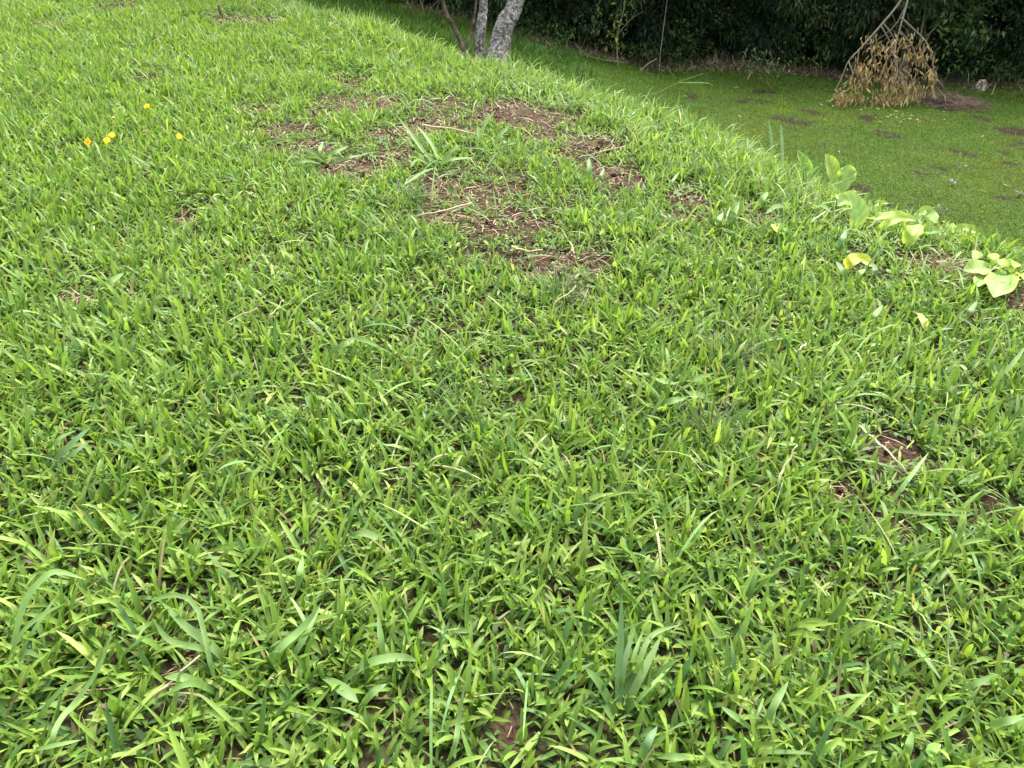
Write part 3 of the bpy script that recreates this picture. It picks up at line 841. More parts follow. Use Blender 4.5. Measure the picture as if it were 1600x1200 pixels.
# sticks lying at the forest edge
for line, r, lab in [([(822, 55), (842, 62), (862, 68)], .011, 'pale stick in the litter right of the leaning lichen trunk'),
                     ([(905, 82), (935, 92), (975, 98)], .010, 'pale stick lying in the litter before the yellow-leaved sapling'),
                     ([(1034, 82), (1055, 98), (1086, 118)], .009, 'thin grey stick slanting down at the forest foot'),
                     ([(1000, 112), (1012, 100), (1026, 92)], .009, 'short grey stick propped at the forest foot'),
                     ([(1463, 121), (1498, 109), (1536, 98)], .011, 'pale straight cane leaning out right of the dead bough'),
                     ([(1168, 125), (1172, 116), (1176, 108)], .011, 'short pale stick standing at the forest foot'),
                     ([(1300, 148), (1330, 153), (1352, 151)], .012, 'short brown stick lying under the dead bough')]:
    pts = [lifted(px, py, .03 + .04 * i) for i, (px, py) in enumerate(line)]
    dpt = depth_of(pts[0]) - .05
    pts = [at_depth(px, py, dpt) for px, py in line]
    pts = [np.array([p[0], p[1], max(p[2], float(height(p[0], p[1])) + .015)]) for p in pts]
    b = Bag(); tube(b, spline(pts, 8) - pts[0], np.linspace(r, r * .6, 8), np.array([.30, .25, .17]) * RNG.uniform(.8, 1.1), 6)
    tag(link('fallen_stick', b.mesh('fallen_stick', M_WOOD), None, tuple(pts[0])), lab, 'stick')

# ------------------------------------------------------------------ the hanging dead bough with dry leaves
foot = lifted(1385, 166)
dB = depth_of(foot)
db = thing('dead_bough', tuple(foot), 'broken bough hanging to the ground with dry tan leaves', 'branch')
def bough(line, r0, r1, name='bough', dd=0.0, col=(.20, .165, .125)):
    q = spline([at_depth(px, py, dB + dd + RNG.normal(0, .03)) for px, py in line], max(6, 3 * len(line)))
    b = Bag(); tube(b, q - foot, np.linspace(r0, r1, len(q)), np.array(col) * RNG.uniform(.8, 1.2), 7)
    o = link(name, b.mesh(name, M_WOOD), MAIN if (MAIN and name == 'twig') else db)
    return o, q
MAIN = None
BOUGHS = []
for line, r0, r1, dd in [([(1425, -40), (1408, 0), (1376, 40), (1345, 75), (1325, 97), (1315, 122), (1304, 142)], .021, .006, 0),
                         ([(1428, -40), (1418, 0), (1410, 30), (1402, 58), (1394, 80), (1384, 98), (1371, 132)], .019, .006, .1),
                         ([(1408, 28), (1430, 48), (1447, 66), (1456, 90), (1461, 128)], .016, .006, -.05),
                         ([(1380, 36), (1392, 52), (1400, 66)], .014, .008, .05),
                         ([(1400, 62), (1398, 95), (1408, 120), (1416, 150)], .013, .005, -.15),
                         ([(1394, 80), (1402, 104), (1395, 135), (1390, 160)], .012, .005, -.2),
                         ([(1376, 40), (1392, 68), (1400, 92)], .012, .006, .12),
                         ([(1342, 78), (1340, 100), (1346, 125)], .010, .004, .05),
                         ([(1326, 97), (1332, 115), (1330, 135)], .010, .004, -.05),
                         ([(1404, 46), (1424, 70), (1432, 96), (1428, 135)], .012, .005, -.1),
                         ([(1360, 58), (1362, 85), (1370, 110)], .010, .004, .0),
                         ([(1415, 10), (1398, 40), (1372, 62)], .010, .005, .15)]:
    o, q = bough(line, r0, r1, 'bough' if r0 > .02 else 'twig', dd); BOUGHS.append(q); MAIN = MAIN or o
for _ in range(34):
    q = BOUGHS[RNG.integers(len(BOUGHS))]; st = q[RNG.integers(len(q) // 4, len(q))]
    e = st + np.array([RNG.normal(0, .16), RNG.normal(0, .12), -RNG.uniform(.12, .42)])
    e[2] = max(e[2], foot[2] + .02)
    b = Bag(); tube(b, spline([st, (st + e) / 2 + (RNG.normal(0, .04), 0, .05), e], 6) - foot, np.linspace(.005, .002, 6), np.array([.17, .13, .09]) * RNG.uniform(.7, 1.3), 5)
    link('twig', b.mesh('twig', M_WOOD), MAIN)
TAN = [(.38, .28, .12), (.48, .38, .18), (.32, .22, .09), (.28, .23, .11), (.56, .47, .27), (.19, .135, .06)]
def dead_leaf_mesh(i):
    b = Bag(); L_ = 1.0
    s_ = np.linspace(0, 1, 6)
    sp = np.stack([np.zeros(6), .12 * np.sin(s_ * 2 + i), -s_], 1)
    leaf_strip(b, sp, .26 * np.array([.12, .7, 1, .85, .5, .05]), np.array(TAN[i % 6]), (0, -1, .1), fold=.3, wave=.25, seed=i, nx=1)
    return b.mesh('leaf', M_DEADLEAF)
DLM = [dead_leaf_mesh(i) for i in range(12)]
specs = []
for (px, py, sx, sy, n) in [(1362, 62, 10, 8, 26), (1398, 66, 9, 10, 34), (1418, 60, 10, 9, 30), (1388, 112, 18, 12, 50), (1316, 155, 10, 8, 105), (1334, 134, 9, 12, 80), (1348, 106, 10, 10, 56), (1372, 84, 10, 11, 40), (1360, 122, 12, 10, 36),
                            (1398, 128, 17, 14, 90), (1385, 158, 16, 7, 110), (1428, 138, 13, 13, 70), (1440, 84, 12, 9, 52), (1457, 118, 5, 12, 34), (1405, 100, 14, 12, 40), (1400, 150, 20, 9, 60)]:
    for _ in range(int(n * 1.2)):
        p = at_depth(px + RNG.normal(0, sx), py + RNG.normal(0, sy), dB + RNG.normal(0, .14))
        g = float(height(p[0], p[1])) + .06
        if p[2] < g: p[2] = g + RNG.uniform(0, .08)
        specs.append((p, RNG.uniform(.05, .14), RNG.normal(0, .42), RNG.normal(0, .42), RNG.uniform(0, 6.28), RNG.integers(12)))
specs.sort(key=lambda q: -q[1])
rest = Bag()
for i, (p, l, rx, ry, rz, m) in enumerate(specs):
    if i < 300:
        o = link('leaf', DLM[m], db, tuple(p - foot)); o.scale = (l, l, l); o.rotation_euler = (rx, ry, rz)
    else:
        me = DLM[m]
        from mathutils import Matrix, Euler
        R = np.array(Euler((rx, ry, rz)).to_matrix())
        v = np.empty(len(me.vertices) * 3); me.vertices.foreach_get('co', v); v = v.reshape(-1, 3) * l
        t_ = np.empty(len(me.polygons) * 3, np.int32); me.loops.foreach_get('vertex_index', t_)
        rest.add(v @ R.T + p - foot, t_.reshape(-1, 3), np.array(TAN[m % 6]))
tag(link('leaf_mass', rest.mesh('leaf_mass', M_DEADLEAF), db), kind='stuff')

# heap of old straw right of the bough
hc = lifted(1482, 160)
hp = thing('straw_heap', tuple(hc), 'flat heap of brown dead straw on the lawn right of the dead bough', 'straw heap')
b = Bag()
ra, rb = .52, .62
an = np.linspace(0, 2 * math.pi, 24, endpoint=False); rr = np.linspace(0, 1, 7)
V = [(0, 0, .06)]; T = []
for r in rr[1:]:
    for a_ in an:
        q = (math.cos(a_) * ra * r, math.sin(a_) * rb * r)
        zz = float(height(hc[0] + q[0], hc[1] + q[1])) - hc[2]
        V.append((q[0], q[1], zz + .06 * (1 - r ** 2) * (1 + .4 * math.sin(5 * a_ + r * 4)) - .01))
for j in range(24): T.append((0, 1 + j, 1 + (j + 1) % 24))
for i in range(5):
    for j in range(24):
        a0, a1 = 1 + i * 24 + j, 1 + i * 24 + (j + 1) % 24
        T += [(a0, a0 + 24, a1 + 24), (a0, a1 + 24, a1)]
b.add(V, T, (.07, .052, .038)); link('heap_core', b.mesh('heap_core', M_WOOD), hp)
b = Bag(); N = 1700
r = np.sqrt(RNG.uniform(0, 1, N)); a_ = RNG.uniform(0, 6.28, N)
q = np.stack([np.cos(a_) * ra * r * 1.1, np.sin(a_) * rb * r * 1.1], 1)
zz = height(hc[0] + q[:, 0], hc[1] + q[:, 1]) - hc[2] + .07 * np.clip(1 - r ** 2, 0, 1)
b.add(*blades(np.column_stack([q, zz]), RNG.normal(2.6, .6, N) + (RNG.random(N) < .5) * math.pi, np.radians(RNG.normal(8, 14, N)), np.radians(RNG.normal(15, 15, N)),
              RNG.uniform(.10, .32, N), RNG.uniform(.006, .012, N), pick([(.17, .125, .085), (.12, .088, .06), (.32, .26, .18), (.07, .052, .036)], [1, 1, .3, .9], N), 3, 0, prof=np.array([.9, 1, .8, 0])))
tag(link('straw', b.mesh('straw', M_STRAW), hp), kind='stuff')

# pale stump at the forest foot
sc_ = lifted(1530, 140)
b = Bag()
zz = np.linspace(-.03, .16, 7)
tube(b, np.stack([.012 * np.sin(zz * 20), .01 * np.cos(zz * 13), zz], 1), np.array([.125, .115, .105, .10, .095, .08, .05]), (.42, .36, .27), 12)
b.v[0] = b.v[0] * (1 + RNG.normal(0, .04, b.v[0].shape)); 
me = b.mesh('tree_stump', bark_mat('pale_stump', (.14, .10, .07), (.55, .48, .36), 30))
tag(link('tree_stump', me, None, tuple(sc_)), 'small pale mottled stump at the forest foot on the right', 'stump')

# ------------------------------------------------------------------ broad yellow-green plants on the rim
CAMP = np.array([0, 0, CAM_Z])
def spine_px(pts, lean=0.0, clear=.025, m=9):
    root = lifted(*pts[0]); d0 = depth_of(root)
    out = [root]
    n = len(pts)
    for i, (px, py) in enumerate(pts[1:], 1):
        p = at_depth(px, py, d0 + lean * i / (n - 1))
        if p[2] < float(height(p[0], p[1])) + clear: p = lifted(px, py, clear)
        out.append(p)
    return spline(out, m), root, d0

YG = (.32, .45, .085); PG = (.26, .42, .115); GG = (.13, .28, .04); RIMC = (.38, .48, .12)
PLANTS = [
    ('two upright pale green leaves, tallest plant at the mound rim', [([(1307, 304), (1305, 280), (1299, 258), (1290, 240)], 19, YG, .05), ([(1309, 304), (1319, 282), (1324, 268), (1326, 257)], 25, PG, -.05), ([(1312, 310), (1326, 304), (1338, 298)], 9, PG, 0)]),
    ('drooping wide pale leaf below the two upright leaves', [([(1333, 362), (1340, 342), (1336, 322), (1322, 314), (1309, 322)], 27, PG, -.05), ([(1305, 314), (1297, 303), (1283, 305)], 15, PG, 0), ([(1326, 330), (1315, 311), (1306, 304)], 11, PG, 0)]),
    ('pair of long yellow-green leaves lying flat along the rim', [([(1347, 344), (1372, 339), (1403, 336), (1421, 339)], 12, YG, .0), ([(1368, 363), (1390, 348), (1412, 341), (1432, 345)], 15, YG, -.05), ([(1357, 327), (1372, 318), (1388, 317)], 9, YG, .05), ([(1392, 352), (1402, 340), (1408, 328)], 9, PG, 0), ([(1378, 336), (1384, 328), (1392, 326)], 8, GG, 0)]),
    ('pale green leaf above a lighter upright leaf, middle of the rim row', [([(1427, 345), (1447, 336), (1463, 349)], 22, PG, .05), ([(1414, 385), (1425, 368), (1437, 351)], 24, YG, .0), ([(1442, 372), (1454, 362), (1470, 362)], 11, GG, 0), ([(1436, 350), (1440, 338), (1446, 328)], 9, PG, .05)]),
    ('two long smooth leaves at the outer right rim over the lower lawn', [([(1466, 346), (1480, 351), (1489, 364)], 15, PG, .0), ([(1485, 364), (1506, 357), (1530, 364)], 14, YG, .1)]),
    ('single crinkled yellow leaf alone in the grass below the rim row', [([(1324, 426), (1329, 410), (1344, 404), (1366, 417)], 18, (.45, .50, .05), .0)]),
    ('large rosette of broad pale leaves at the right edge', [([(1551, 418), (1530, 420), (1505, 423)], 26, PG, -.08), ([(1535, 432), (1530, 440), (1527, 448)], 16, PG, -.05), ([(1573, 424), (1565, 443), (1553, 465)], 38, PG, -.15), ([(1532, 420), (1527, 405), (1523, 390)], 13, YG, .1), ([(1541, 420), (1550, 406), (1556, 396)], 14, YG, .1), ([(1550, 422), (1562, 415), (1568, 404)], 12, YG, .05)]),
    ('partly hidden yellow leaf cluster right of the large rosette', [([(1578, 430), (1580, 415), (1592, 412)], 17, YG, .0), ([(1585, 436), (1596, 428), (1606, 440)], 13, YG, -.05)]),
    ('pale rolled upright shoot in the grass on the right', [([(1451, 525), (1444, 505), (1435, 489)], 11, (.46, .52, .16), .02)]),
    ('small yellow-green leaf left of the rim row', [([(1219, 370), (1216, 359), (1207, 350)], 14, YG, .0), ([(1219, 371), (1225, 362), (1229, 354)], 7, GG, .0)]),
    ('darker green leaf pair just left of the tallest rim plant', [([(1268, 296), (1260, 262), (1246, 235)], 15, (.16, .33, .06), .0), ([(1270, 296), (1274, 268), (1275, 243)], 7, GG, .0)]),
]
for k, (lab, leaves) in enumerate(PLANTS):
    root0 = lifted(*leaves[0][0][0])
    t = thing('broadleaf_plant', tuple(root0), lab, 'plant', 'broad-leaved plants along the mound rim')
    for j, (pts, wpx, cl, lean) in enumerate(leaves):
        sp, root, d0 = spine_px(pts, lean, .055, 30)
        w = wpx * 1.12 * d0 / F_PX
        s_ = np.linspace(0, 1, 30)
        wid = w * np.interp(s_, [0, .12, .35, .6, .82, .95, 1], [.22, .55, .95, 1, .72, .3, .04])
        fc = unit(unit(CAMP - sp.mean(0)) * .75 + np.array([RNG.normal(0, .15), 0, .7]))
        b = Bag(); leaf_strip(b, sp - root0, wid, cl, fc, fold=.22, wave=.2, seed=k * 9 + j, nx=4, rim=RIMC if cl != GG else None)
        link('leaf', b.mesh('leaf', M_LEAF), t)
        if j == 0 or np.linalg.norm(root - root0) > .05:
            bb = Bag(); g0 = root - root0; tube(bb, [g0 - (0, 0, .03), g0 + (sp[1] - root) * .5, g0 + (sp[1] - root)], [.006, .005, .004], (.22, .33, .08), 6)
            link('stalk', bb.mesh('stalk', M_LEAF), t)

# ------------------------------------------------------------------ tall coarse grass: tufts with separate blades
BG = (.130, .235, .060); BG2 = (.165, .275, .078); BG3 = (.105, .190, .070)
TUFTS = [
    ('spreading blue-green grass tuft at the bottom right of centre', [([(967, 1124), (967, 1050), (972, 928)], 12, BG3, .03), ([(967, 1124), (975, 1040), (993, 977)], 9, BG3, .06), ([(968, 1124), (990, 1030), (1005, 985)], 7, BG, .1), ([(969, 1124), (1000, 1060), (1035, 990)], 13, BG2, .05), ([(969, 1124), (1000, 1030), (1020, 992), (1062, 976)], 9, BG2, .08), ([(966, 1124), (938, 1070), (914, 1043)], 13, BG2, -.02), ([(970, 1124), (1010, 1080), (1050, 1040)], 7, BG, .03)]),
    ('arching blue-green grass tuft at the lower left edge', [([(12, 1048), (37, 945), (67, 905), (91, 893), (135, 906)], 11, BG2, .05), ([(8, 1050), (30, 996), (61, 965), (101, 943)], 10, BG2, -.03), ([(14, 1050), (60, 975), (90, 930)], 8, BG, .05), ([(14, 1050), (40, 1020), (64, 1028)], 9, BG, -.05)]),
    ('long grass blades fanning over the bare spot at lower left', [([(356, 1040), (334, 1013), (290, 979), (250, 938)], 13, BG2, .05), ([(353, 1044), (324, 1016), (267, 1002), (238, 966)], 10, BG2, -.03), ([(340, 1070), (330, 1040), (304, 942), (250, 934), (216, 966)], 8, BG2, .05), ([(340, 1082), (290, 1060), (256, 1058)], 14, BG2, -.02), ([(345, 1085), (300, 1068), (262, 1082)], 10, BG, -.05)]),
    ('single long grass blade bending down at the bottom left', [([(81, 1192), (82, 1154), (95, 1124), (118, 1097), (155, 1043), (180, 972)], 9, BG2, .05), ([(36, 1176), (80, 1166), (128, 1156)], 7, BG2, 0)]),
    ('leaning grass blades rising right of the bare spot at lower left', [([(415, 1054), (435, 1016), (472, 982), (503, 941)], 12, BG2, .0), ([(440, 1056), (472, 1002), (500, 948)], 10, BG, .05), ([(462, 930), (468, 900), (473, 868)], 10, (.2, .34, .1), .0)]),
    ('broad folded grass blades at the bottom left of centre', [([(525, 1072), (575, 1037), (625, 1027), (652, 1033)], 14, BG2, .0), ([(498, 1054), (531, 1075), (560, 1098)], 20, BG2, -.04), ([(559, 1114), (580, 1085), (604, 1068)], 12, BG2, .0), ([(600, 1052), (596, 1005), (590, 960)], 10, BG2, .0)]),
    ('thin twisted grass blade at the bottom centre', [([(697, 1198), (712, 1162), (717, 1125), (728, 1058)], 9, BG2, .0)]),
    ('short wide grass blades along the bottom edge right of centre', [([(998, 1196), (1010, 1165), (1027, 1135)], 13, BG3, .02), ([(1014, 1186), (1045, 1182), (1080, 1184)], 11, BG2, .0), ([(1178, 1143), (1152, 1122), (1127, 1104)], 10, BG2, .0), ([(1189, 1150), (1208, 1105), (1232, 1064)], 12, BG2, .03)]),
    ('curved pale grass blade lying in the middle left', [([(500, 563), (535, 540), (562, 530), (609, 551)], 9, BG2, .0)]),
    ('curved grass blade lying just left of the centre', [([(542, 846), (566, 833), (604, 845)], 12, (.2, .33, .11), .0)]),
    ('dark spiky grass tuft at the left edge', [([(72, 736), (105, 700), (143, 666)], 10, BG3, .02), ([(76, 738), (110, 712), (140, 690)], 8, BG3, .0), ([(70, 736), (90, 690), (120, 672)], 8, BG, .04)]),
    ('tall yellowish grass blade left of the centre', [([(298, 560), (290, 520), (280, 481)], 9, (.22, .36, .04), .0)]),
    ('bluish grass blade in the upper left lawn', [([(152, 459), (170, 442), (194, 426)], 9, BG2, .0)],),
    ('long leaning stalk with a leaf crossing the small bare spot on the right', [([(1386, 794), (1415, 755), (1452, 706)], 7, (.22, .36, .12), .02), ([(1357, 793), (1420, 800), (1517, 806)], 6, BG2, .0), ([(1430, 812), (1450, 822), (1470, 836)], 8, BG2, .0)]),
    ('arched grass blades at the right edge', [([(1540, 607), (1577, 574), (1604, 540)], 7, (.22, .35, .12), .0), ([(1512, 600), (1510, 580), (1500, 571), (1484, 572)], 6, BG2, .0), ([(1497, 632), (1490, 612), (1478, 596)], 10, BG2, .0)]),
    ('wide pale grass blades around the dark tussock right of centre', [([(1000, 584), (1030, 594), (1058, 600)], 10, BG2, .0), ([(1020, 638), (1045, 628), (1076, 620)], 11, BG2, .0), ([(1052, 598), (1080, 593), (1116, 583)], 9, BG2, .0), ([(1115, 630), (1095, 618), (1070, 612)], 10, BG2, 0), ([(1195, 694), (1220, 693), (1247, 694)], 8, (.2, .36, .08), 0)]),
    ('long leaf blades sprawling over the bare earth, left clump', [([(690, 262), (665, 240), (640, 205), (618, 178)], 9, BG2, .05), ([(688, 262), (700, 240), (720, 228)], 8, BG2, .0), ([(684, 264), (655, 250), (640, 262)], 8, BG, .0), ([(690, 262), (672, 222), (650, 195)], 8, BG2, .08), ([(686, 262), (700, 250), (740, 246)], 8, BG2, 0), ([(682, 262), (660, 270), (630, 290)], 7, BG2, 0)]),
    ('long leaf blades sprawling over the bare earth, right clump', [([(752, 220), (757, 196), (775, 171)], 8, BG2, .03), ([(770, 236), (778, 215), (796, 196)], 9, BG2, .03), ([(764, 236), (750, 216), (746, 196)], 8, BG2, .05), ([(768, 238), (790, 226), (812, 222)], 7, BG2, 0)]),
    ('leafy grass clump left of the bare earth', [([(510, 255), (490, 238), (462, 230)], 9, BG, 0), ([(512, 256), (520, 240), (545, 228)], 9, BG2, 0), ([(514, 256), (540, 248), (565, 242)], 8, BG, 0), ([(508, 255), (500, 236), (505, 222)], 8, BG2, .02), ([(505, 258), (480, 252), (452, 256)], 8, BG, 0)]),
    ('pointed grass shoot right of the bare earth', [([(922, 288), (921, 268), (920, 246)], 12, BG2, .0), ([(926, 290), (938, 276), (944, 262)], 8, BG2, .0), ([(918, 290), (908, 280), (902, 268)], 8, BG, .0)]),
    ('wide grass blades leaning left near the rim', [([(1040, 300), (1050, 285), (1062, 268)], 8, BG2, 0), ([(1178, 330), (1190, 312), (1200, 300)], 9, BG2, 0), ([(1140, 360), (1145, 340), (1155, 315)], 9, BG2, 0), ([(1118, 355), (1122, 345), (1130, 332)], 8, (.25, .38, .15), 0)]),
    ('two upright bluish blades standing above the rim', [([(1209, 268), (1206, 225), (1201, 186)], 7, (.23, .36, .17), .0), ([(1224, 274), (1222, 225), (1220, 193)], 6, (.23, .36, .17), .0)]),
    ('curved green blades beside the tallest broad leaf plant', [([(1240, 330), (1215, 322), (1195, 335)], 8, BG2, 0), ([(1262, 325), (1285, 322), (1300, 332)], 8, BG2, 0), ([(1308, 372), (1318, 365), (1322, 352)], 9, BG2, 0), ([(1250, 385), (1266, 376), (1280, 384)], 8, BG2, 0)]),
    ('thick bluish leaves among the grass under the rim plants', [([(1300, 395), (1315, 375), (1322, 360)], 9, (.16, .32, .12), 0), ([(1324, 446), (1318, 425), (1306, 408)], 10, BG, 0), ([(1330, 442), (1342, 428), (1352, 420)], 9, (.2, .36, .08), 0), ([(1370, 440), (1368, 425), (1366, 412)], 9, BG3, 0), ([(1400, 468), (1393, 452), (1384, 438)], 9, BG2, 0), ([(1355, 512), (1365, 495), (1380, 476)], 9, BG2, 0), ([(1505, 505), (1515, 488), (1527, 470)], 9, BG2, 0), ([(1420, 432), (1436, 442), (1440, 445)], 7, BG2, 0)]),
    ('wide grass blade at the bottom right edge', [([(1454, 1199), (1452, 1175), (1470, 1163)], 17, (.19, .36, .07), 0), ([(1410, 1199), (1420, 1170), (1425, 1142)], 13, BG2, 0)]),
    ('wide blades pointing right in the lower right grass', [([(1488, 1088), (1520, 1070), (1560, 1053)], 10, BG2, 0), ([(1535, 1136), (1570, 1128), (1604, 1118)], 12, BG2, 0), ([(1414, 1005), (1440, 1022), (1470, 1060)], 7, BG2, 0)]),
]
for k, (lab, bl) in enumerate(TUFTS):
    root0 = lifted(*bl[0][0][0])
    t = thing('coarse_grass', tuple(root0), lab, 'grass tuft', 'coarse grass standing out of the lawn')
    for j, (pts, wpx, cl, lean) in enumerate(bl):
        sp, root, d0 = spine_px(pts, lean, .06, 12)
        sp[0, 2] -= .01
        s_ = np.linspace(0, 1, 12)
        wid = wpx * (.72 if pts[0][1] < 330 else 1) * d0 / F_PX * np.interp(s_, [0, .25, .6, .85, 1], [.55, .95, 1, .65, .03])
        fc = unit(unit(CAMP - sp.mean(0)) * .8 + np.array([RNG.normal(0, .35), 0, .6]))
        b = Bag(); leaf_strip(b, sp - root0, wid, np.array(cl) * RNG.uniform(.85, 1.2), fc, fold=.14, wave=.04, seed=k * 7 + j, nx=1)
        link('blade', b.mesh('blade', M_GRASS), t)

# fine dark tussocks
for (px, py, rpx, n, lab) in [(640, 318, 34, 260, 'fine dull green tussock at the left of the bare earth'), (652, 396, 34, 200, 'fine tussock with dry tips below the bare earth'),
                              (590, 372, 34, 140, 'fine dark tussock lower left of the bare earth'), (1140, 566, 46, 330, 'fine dark green tussock right of the centre'),
                              (872, 470, 46, 260, 'fine dark tussock at the lower end of the bare earth'), (1108, 682, 36, 200, 'fine dark tussock left of the pale dry stem'),
                              (716, 652, 34, 170, 'fine dark tussock in the middle of the lawn'), (1192, 248, 30, 240, 'fine grey-green tussock standing on the rim'),
                              (1040, 650, 34, 150, 'fine dark tussock below the wide pale blades'), (1110, 282, 26, 140, 'fine dark tussock inside the rim')]:
    c0 = lifted(px, py); d0 = depth_of(c0); R_ = rpx * d0 / F_PX
    n = int(n * .7); a_ = RNG.uniform(0, 6.28, n); r = R_ * .9 * np.abs(RNG.normal(0, .6, n)) * (1 + .5 * np.sin(2 * a_ + px))
    xx = c0[0] + np.cos(a_) * r; yy = c0[1] + np.sin(a_) * r
    P = np.stack([xx, yy, height(xx, yy)], 1) - c0
    col = pick([(.08, .15, .04), (.11, .19, .05), (.065, .12, .04), (.22, .22, .10)], [1, .8, .7, .3], n) * RNG.uniform(.8, 1.2, (n, 1))
    v, t_, cc = blades(P, a_ + RNG.normal(0, .7, n), np.radians(RNG.uniform(20, 80, n)), np.radians(RNG.uniform(10, 80, n)), RNG.uniform(.05, .14, n), RNG.uniform(.002, .004, n), col, 4, 0)
    tag(link('fine_tussock', tri_mesh('fine_tussock', v, t_, cc, M_GRASS), None, tuple(c0)), lab, 'grass tuft', 'fine tussocks in the lawn')

# dry stems and stalks lying on the grass
STR = (.52, .46, .28); STG = (.34, .40, .18)
for line, wpx, cl, lab in [([(1214, 790), (1221, 746), (1231, 720), (1246, 696)], 8, STR, 'pale dry bent stem on the grass at the right'),
                           ([(1341, 664), (1375, 695), (1416, 736)], 6, (.42, .43, .24), 'straight pale stalk above the small bare spot'),
                           ([(1067, 697), (1080, 714), (1098, 736)], 4, STR, 'short thin dry straw right of the centre'),
                           ([(214, 1111), (255, 1074), (312, 1024)], 8, STR, 'dry pale straw across the bare spot at lower left'),
                           ([(328, 545), (357, 503), (402, 481)], 5, (.40, .42, .2), 'long bent pale stalk in the left lawn'),
                           ([(413, 515), (425, 492), (444, 469)], 4, STR, 'short pale stalk right of the long bent stalk'),
                           ([(672, 604), (715, 560), (764, 515)], 4, STG, 'long straight thin stalk near the centre'),
                           ([(866, 499), (869, 475), (900, 446)], 6, (.40, .42, .22), 'bent pale stem at the lower end of the bare earth'),
                           ([(1410, 932), (1440, 965), (1476, 1004)], 5, STG, 'pale stalk slanting right in the lower right grass'),
                           ([(1486, 1085), (1482, 1010), (1474, 914)], 5, (.38, .44, .2), 'tall thin upright stalk in the lower right grass'),
                           ([(1412, 1005), (1440, 1025), (1472, 1046)], 4, STG, 'short stalk beside the tall thin stalk'),
                           ([(412, 1080), (420, 1062), (446, 1048)], 5, (.35, .25, .12), 'small brown dry leaf left of the broad folded blades'),
                           ([(342, 662), (341, 645), (340, 629)], 5, (.45, .36, .12), 'small orange dry blade standing in the left lawn'),
                           ([(574, 762), (592, 736), (648, 729)], 4, STR, 'thin curved dry runner left of the centre'),
                           ([(660, 195), (705, 202), (752, 210)], 5, STR, 'long pale straw lying across the upper bare earth'),
                           ([(640, 340), (680, 330), (735, 318)], 5, STR, 'pale straw across the middle bare earth'),
                           ([(800, 385), (822, 392), (848, 390)], 5, STR, 'pale straw on the lower bare earth'),
                           ([(903, 248), (940, 236), (978, 228)], 4, STG, 'pale thin runner on the bare earth near the rim'),
                           ([(1240, 560), (1250, 548), (1260, 536)], 6, STR, 'small forked dry stem on the right lawn')]:
    sp, root, d0 = spine_px(line, 0, .05, 10)
    sp[1:-1] += RNG.normal(0, .0022, (8, 3)); sp = spline(sp, 18)
    b = Bag(); tube(b, sp - root, wpx * .7 * d0 / F_PX / 2 * np.linspace(1, .4, 18), np.array(cl), 6)
    tag(link('dry_stalk', b.mesh('dry_stalk', M_STRAW), None, tuple(root)), lab, 'stalk', 'stalks lying on the lawn')

# leaning seed stalk with a leaf reaching over the lower lawn
root = lifted(985, 158); d0 = depth_of(root)
t = thing('grass_stalk', tuple(root), 'long leaning grass stalk with one leaf over the lower lawn', 'grass stalk')
q = spline([root] + [at_depth(a_, b_, d0) for a_, b_ in [(1002, 151), (1028, 144), (1062, 128), (1099, 115)]], 14)
b = Bag(); tube(b, q - root, np.linspace(.0055, .0025, 14), (.24, .36, .10), 6); link('stem', b.mesh('stem', M_GRASS), t)
q = spline([at_depth(a_, b_, d0 - .01) for a_, b_ in [(1060, 129), (1085, 129), (1107, 130), (1116, 136)]], 10)
b = Bag(); leaf_strip(b, q - root, .018 * np.interp(np.linspace(0, 1, 10), [0, .4, 1], [.5, 1, .05]), (.17, .3, .07), (0, -.7, .7), nx=1); link('leaf', b.mesh('leaf', M_GRASS), t)

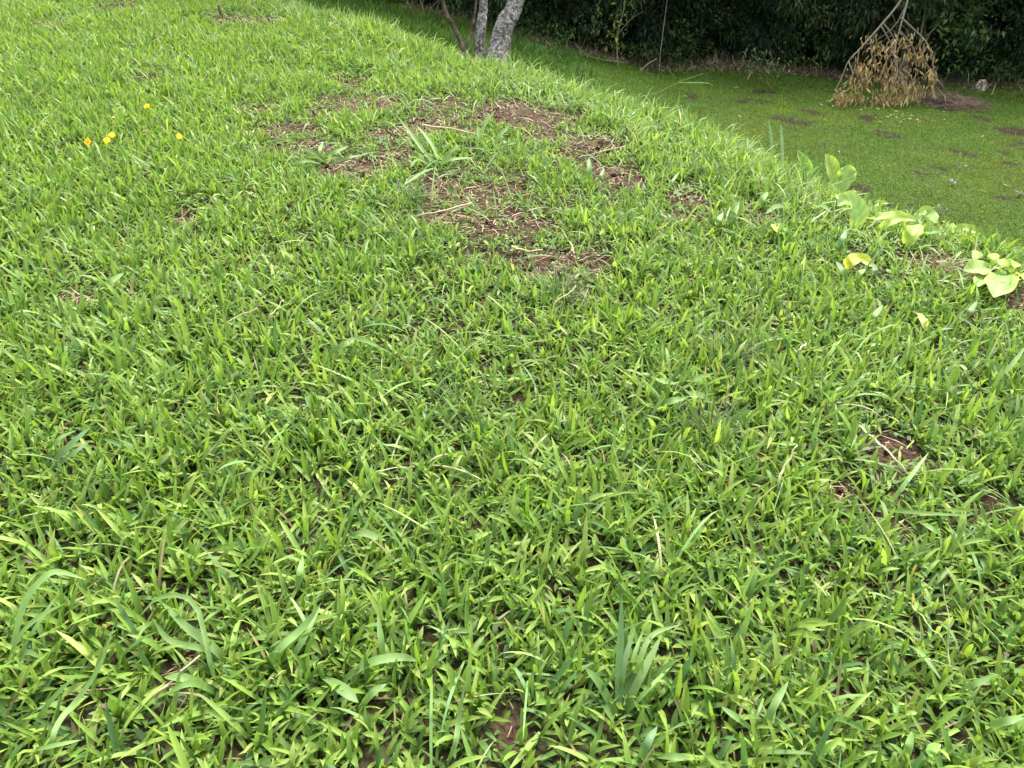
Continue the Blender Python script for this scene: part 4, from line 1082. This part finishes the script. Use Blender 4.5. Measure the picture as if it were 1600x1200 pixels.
# ------------------------------------------------------------------ yellow daisies
for (px, py, dia, tilt, az_, lab) in [(137, 222, .036, 38, -1.6, 'open yellow daisy farthest left in the lawn'), (167, 219, .034, 22, -1.2, 'lower yellow daisy of the touching pair'),
                                      (175, 211, .034, 14, -1.0, 'upper yellow daisy of the touching pair'), (229, 166, .038, 16, -1.9, 'yellow daisy highest of the group in the upper left'),
                                      (280, 213, .030, 40, -.6, 'yellow daisy farthest right of the group'), (177, 183, .014, 20, -1.5, 'tiny half-open yellow daisy above the touching pair')]:
    dia *= .88; hd = lifted(px, py, .085); ft = ground_pt(hd[0] + .01, hd[1] + .015)
    t = thing('yellow_daisy', tuple(ft), lab, 'flower', 'yellow daisies in the upper left lawn')
    b = Bag(); tube(b, spline([ft, (ft + hd) / 2 + (.004, .004, 0), hd], 7) - ft, .0016, (.12, .24, .05), 6); link('stem', b.mesh('stem', M_LEAF), t)
    tl = math.radians(tilt + 18); nrm_ = np.array([math.cos(az_) * math.sin(tl), math.sin(az_) * math.sin(tl), math.cos(tl)])
    u_ = unit(np.cross(nrm_, [0.2, 1, 0.1])); v_ = np.cross(nrm_, u_)
    b = Bag(); r_ = dia * .17
    V = [hd - ft + nrm_ * r_ * .7]; T = []
    for ring, hgt in ((.6, .5), (1.0, 0.0)):
        for j in range(10):
            w_ = 2 * math.pi * j / 10
            V.append(hd - ft + (u_ * math.cos(w_) + v_ * math.sin(w_)) * r_ * ring + nrm_ * r_ * hgt)
    for j in range(10):
        j2 = (j + 1) % 10
        T += [(0, 1 + j, 1 + j2), (1 + j, 11 + j, 11 + j2), (1 + j, 11 + j2, 1 + j2)]
    b.add(V, T, (.62, .34, .02)); head = link('flower_head', b.mesh('flower_head', M_PETAL), t)
    for j in range(12):
        w_ = 2 * math.pi * j / 12 + RNG.normal(0, .06)
        rd = u_ * math.cos(w_) + v_ * math.sin(w_)
        L_ = dia / 2 * RNG.uniform(.9, 1.08)
        sp = np.array([hd - ft + rd * (r_ * .7 + (L_ - r_ * .7) * f) + nrm_ * (.12 * L_ * math.sin(f * 2.6)) for f in np.linspace(0, 1, 5)])
        b = Bag(); leaf_strip(b, sp, L_ * .5 * np.array([.5, .85, 1, .9, .45]), (.85, .55, .012), nrm_, fold=.06, nx=1); link('petal', b.mesh('petal', M_PETAL), head)

# dead root and sticks in the far left lawn
rt = lifted(350, 30); dR = depth_of(rt)
t = thing('dead_root', tuple(rt), 'dead root with a dark upright stub lying in the far left lawn', 'root')
for line, r0, r1, cl, nm in [([(348, 27), (344, 18), (341, 8)], .013, .008, (.05, .035, .028), 'stub'), ([(350, 28), (385, 36), (432, 46)], .009, .004, (.12, .085, .06), 'root_branch'),
                             ([(340, 24), (318, 19), (295, 13)], .006, .003, (.28, .23, .16), 'root_branch'), ([(352, 26), (370, 34), (388, 42)], .010, .005, (.10, .07, .05), 'root_branch')]:
    q = [lifted(a_, b_, .025) for a_, b_ in line] if nm != 'stub' else [at_depth(a_, b_, dR) for a_, b_ in line]
    b = Bag(); tube(b, spline(q, 8) - rt, np.linspace(r0, r1, 8), cl, 7); link(nm, b.mesh(nm, M_WOOD), t)

# greyish dried weeds on the lower lawn
for (px, py, hpx, lab) in [(1487, 292, 10, 'greyish dried weed alone on the lower lawn, left of two'), (1592, 308, 9, 'greyish dried weed at the right edge of the lower lawn'), (1466, 342, 18, 'dark and white dried weed head above the rim leaves')]:
    ft = lifted(px, py); d0 = depth_of(ft); hh = hpx * d0 / F_PX
    t = thing('dried_weed', tuple(ft), lab, 'weed', 'dried weeds below the rim')
    b = Bag()
    hb = Bag()
    for j in range(6):
        e = np.array([RNG.normal(0, .35 * hh), RNG.normal(0, .35 * hh), hh * RNG.uniform(.7, 1.1)])
        tube(b, spline([(0, 0, 0), e * .5 + (0, 0, .1 * hh), e], 5), np.linspace(.004, .0025, 5), (.30, .26, .2), 5)
        n = 9
        D = unit(RNG.normal(0, 1, (n, 3)) + (0, 0, .5))
        hb.add(*leaf_cards(np.repeat(e[None], n, 0), D, RNG.uniform(.015, .035, n), RNG.uniform(.008, .014, n), pick([(.42, .40, .38), (.28, .26, .24), (.07, .06, .06)], [1, 1, .8], n)))
    link('stem', b.mesh('stem', M_STRAW), t); link('seed_head', hb.mesh('seed_head', M_DEADLEAF), t)
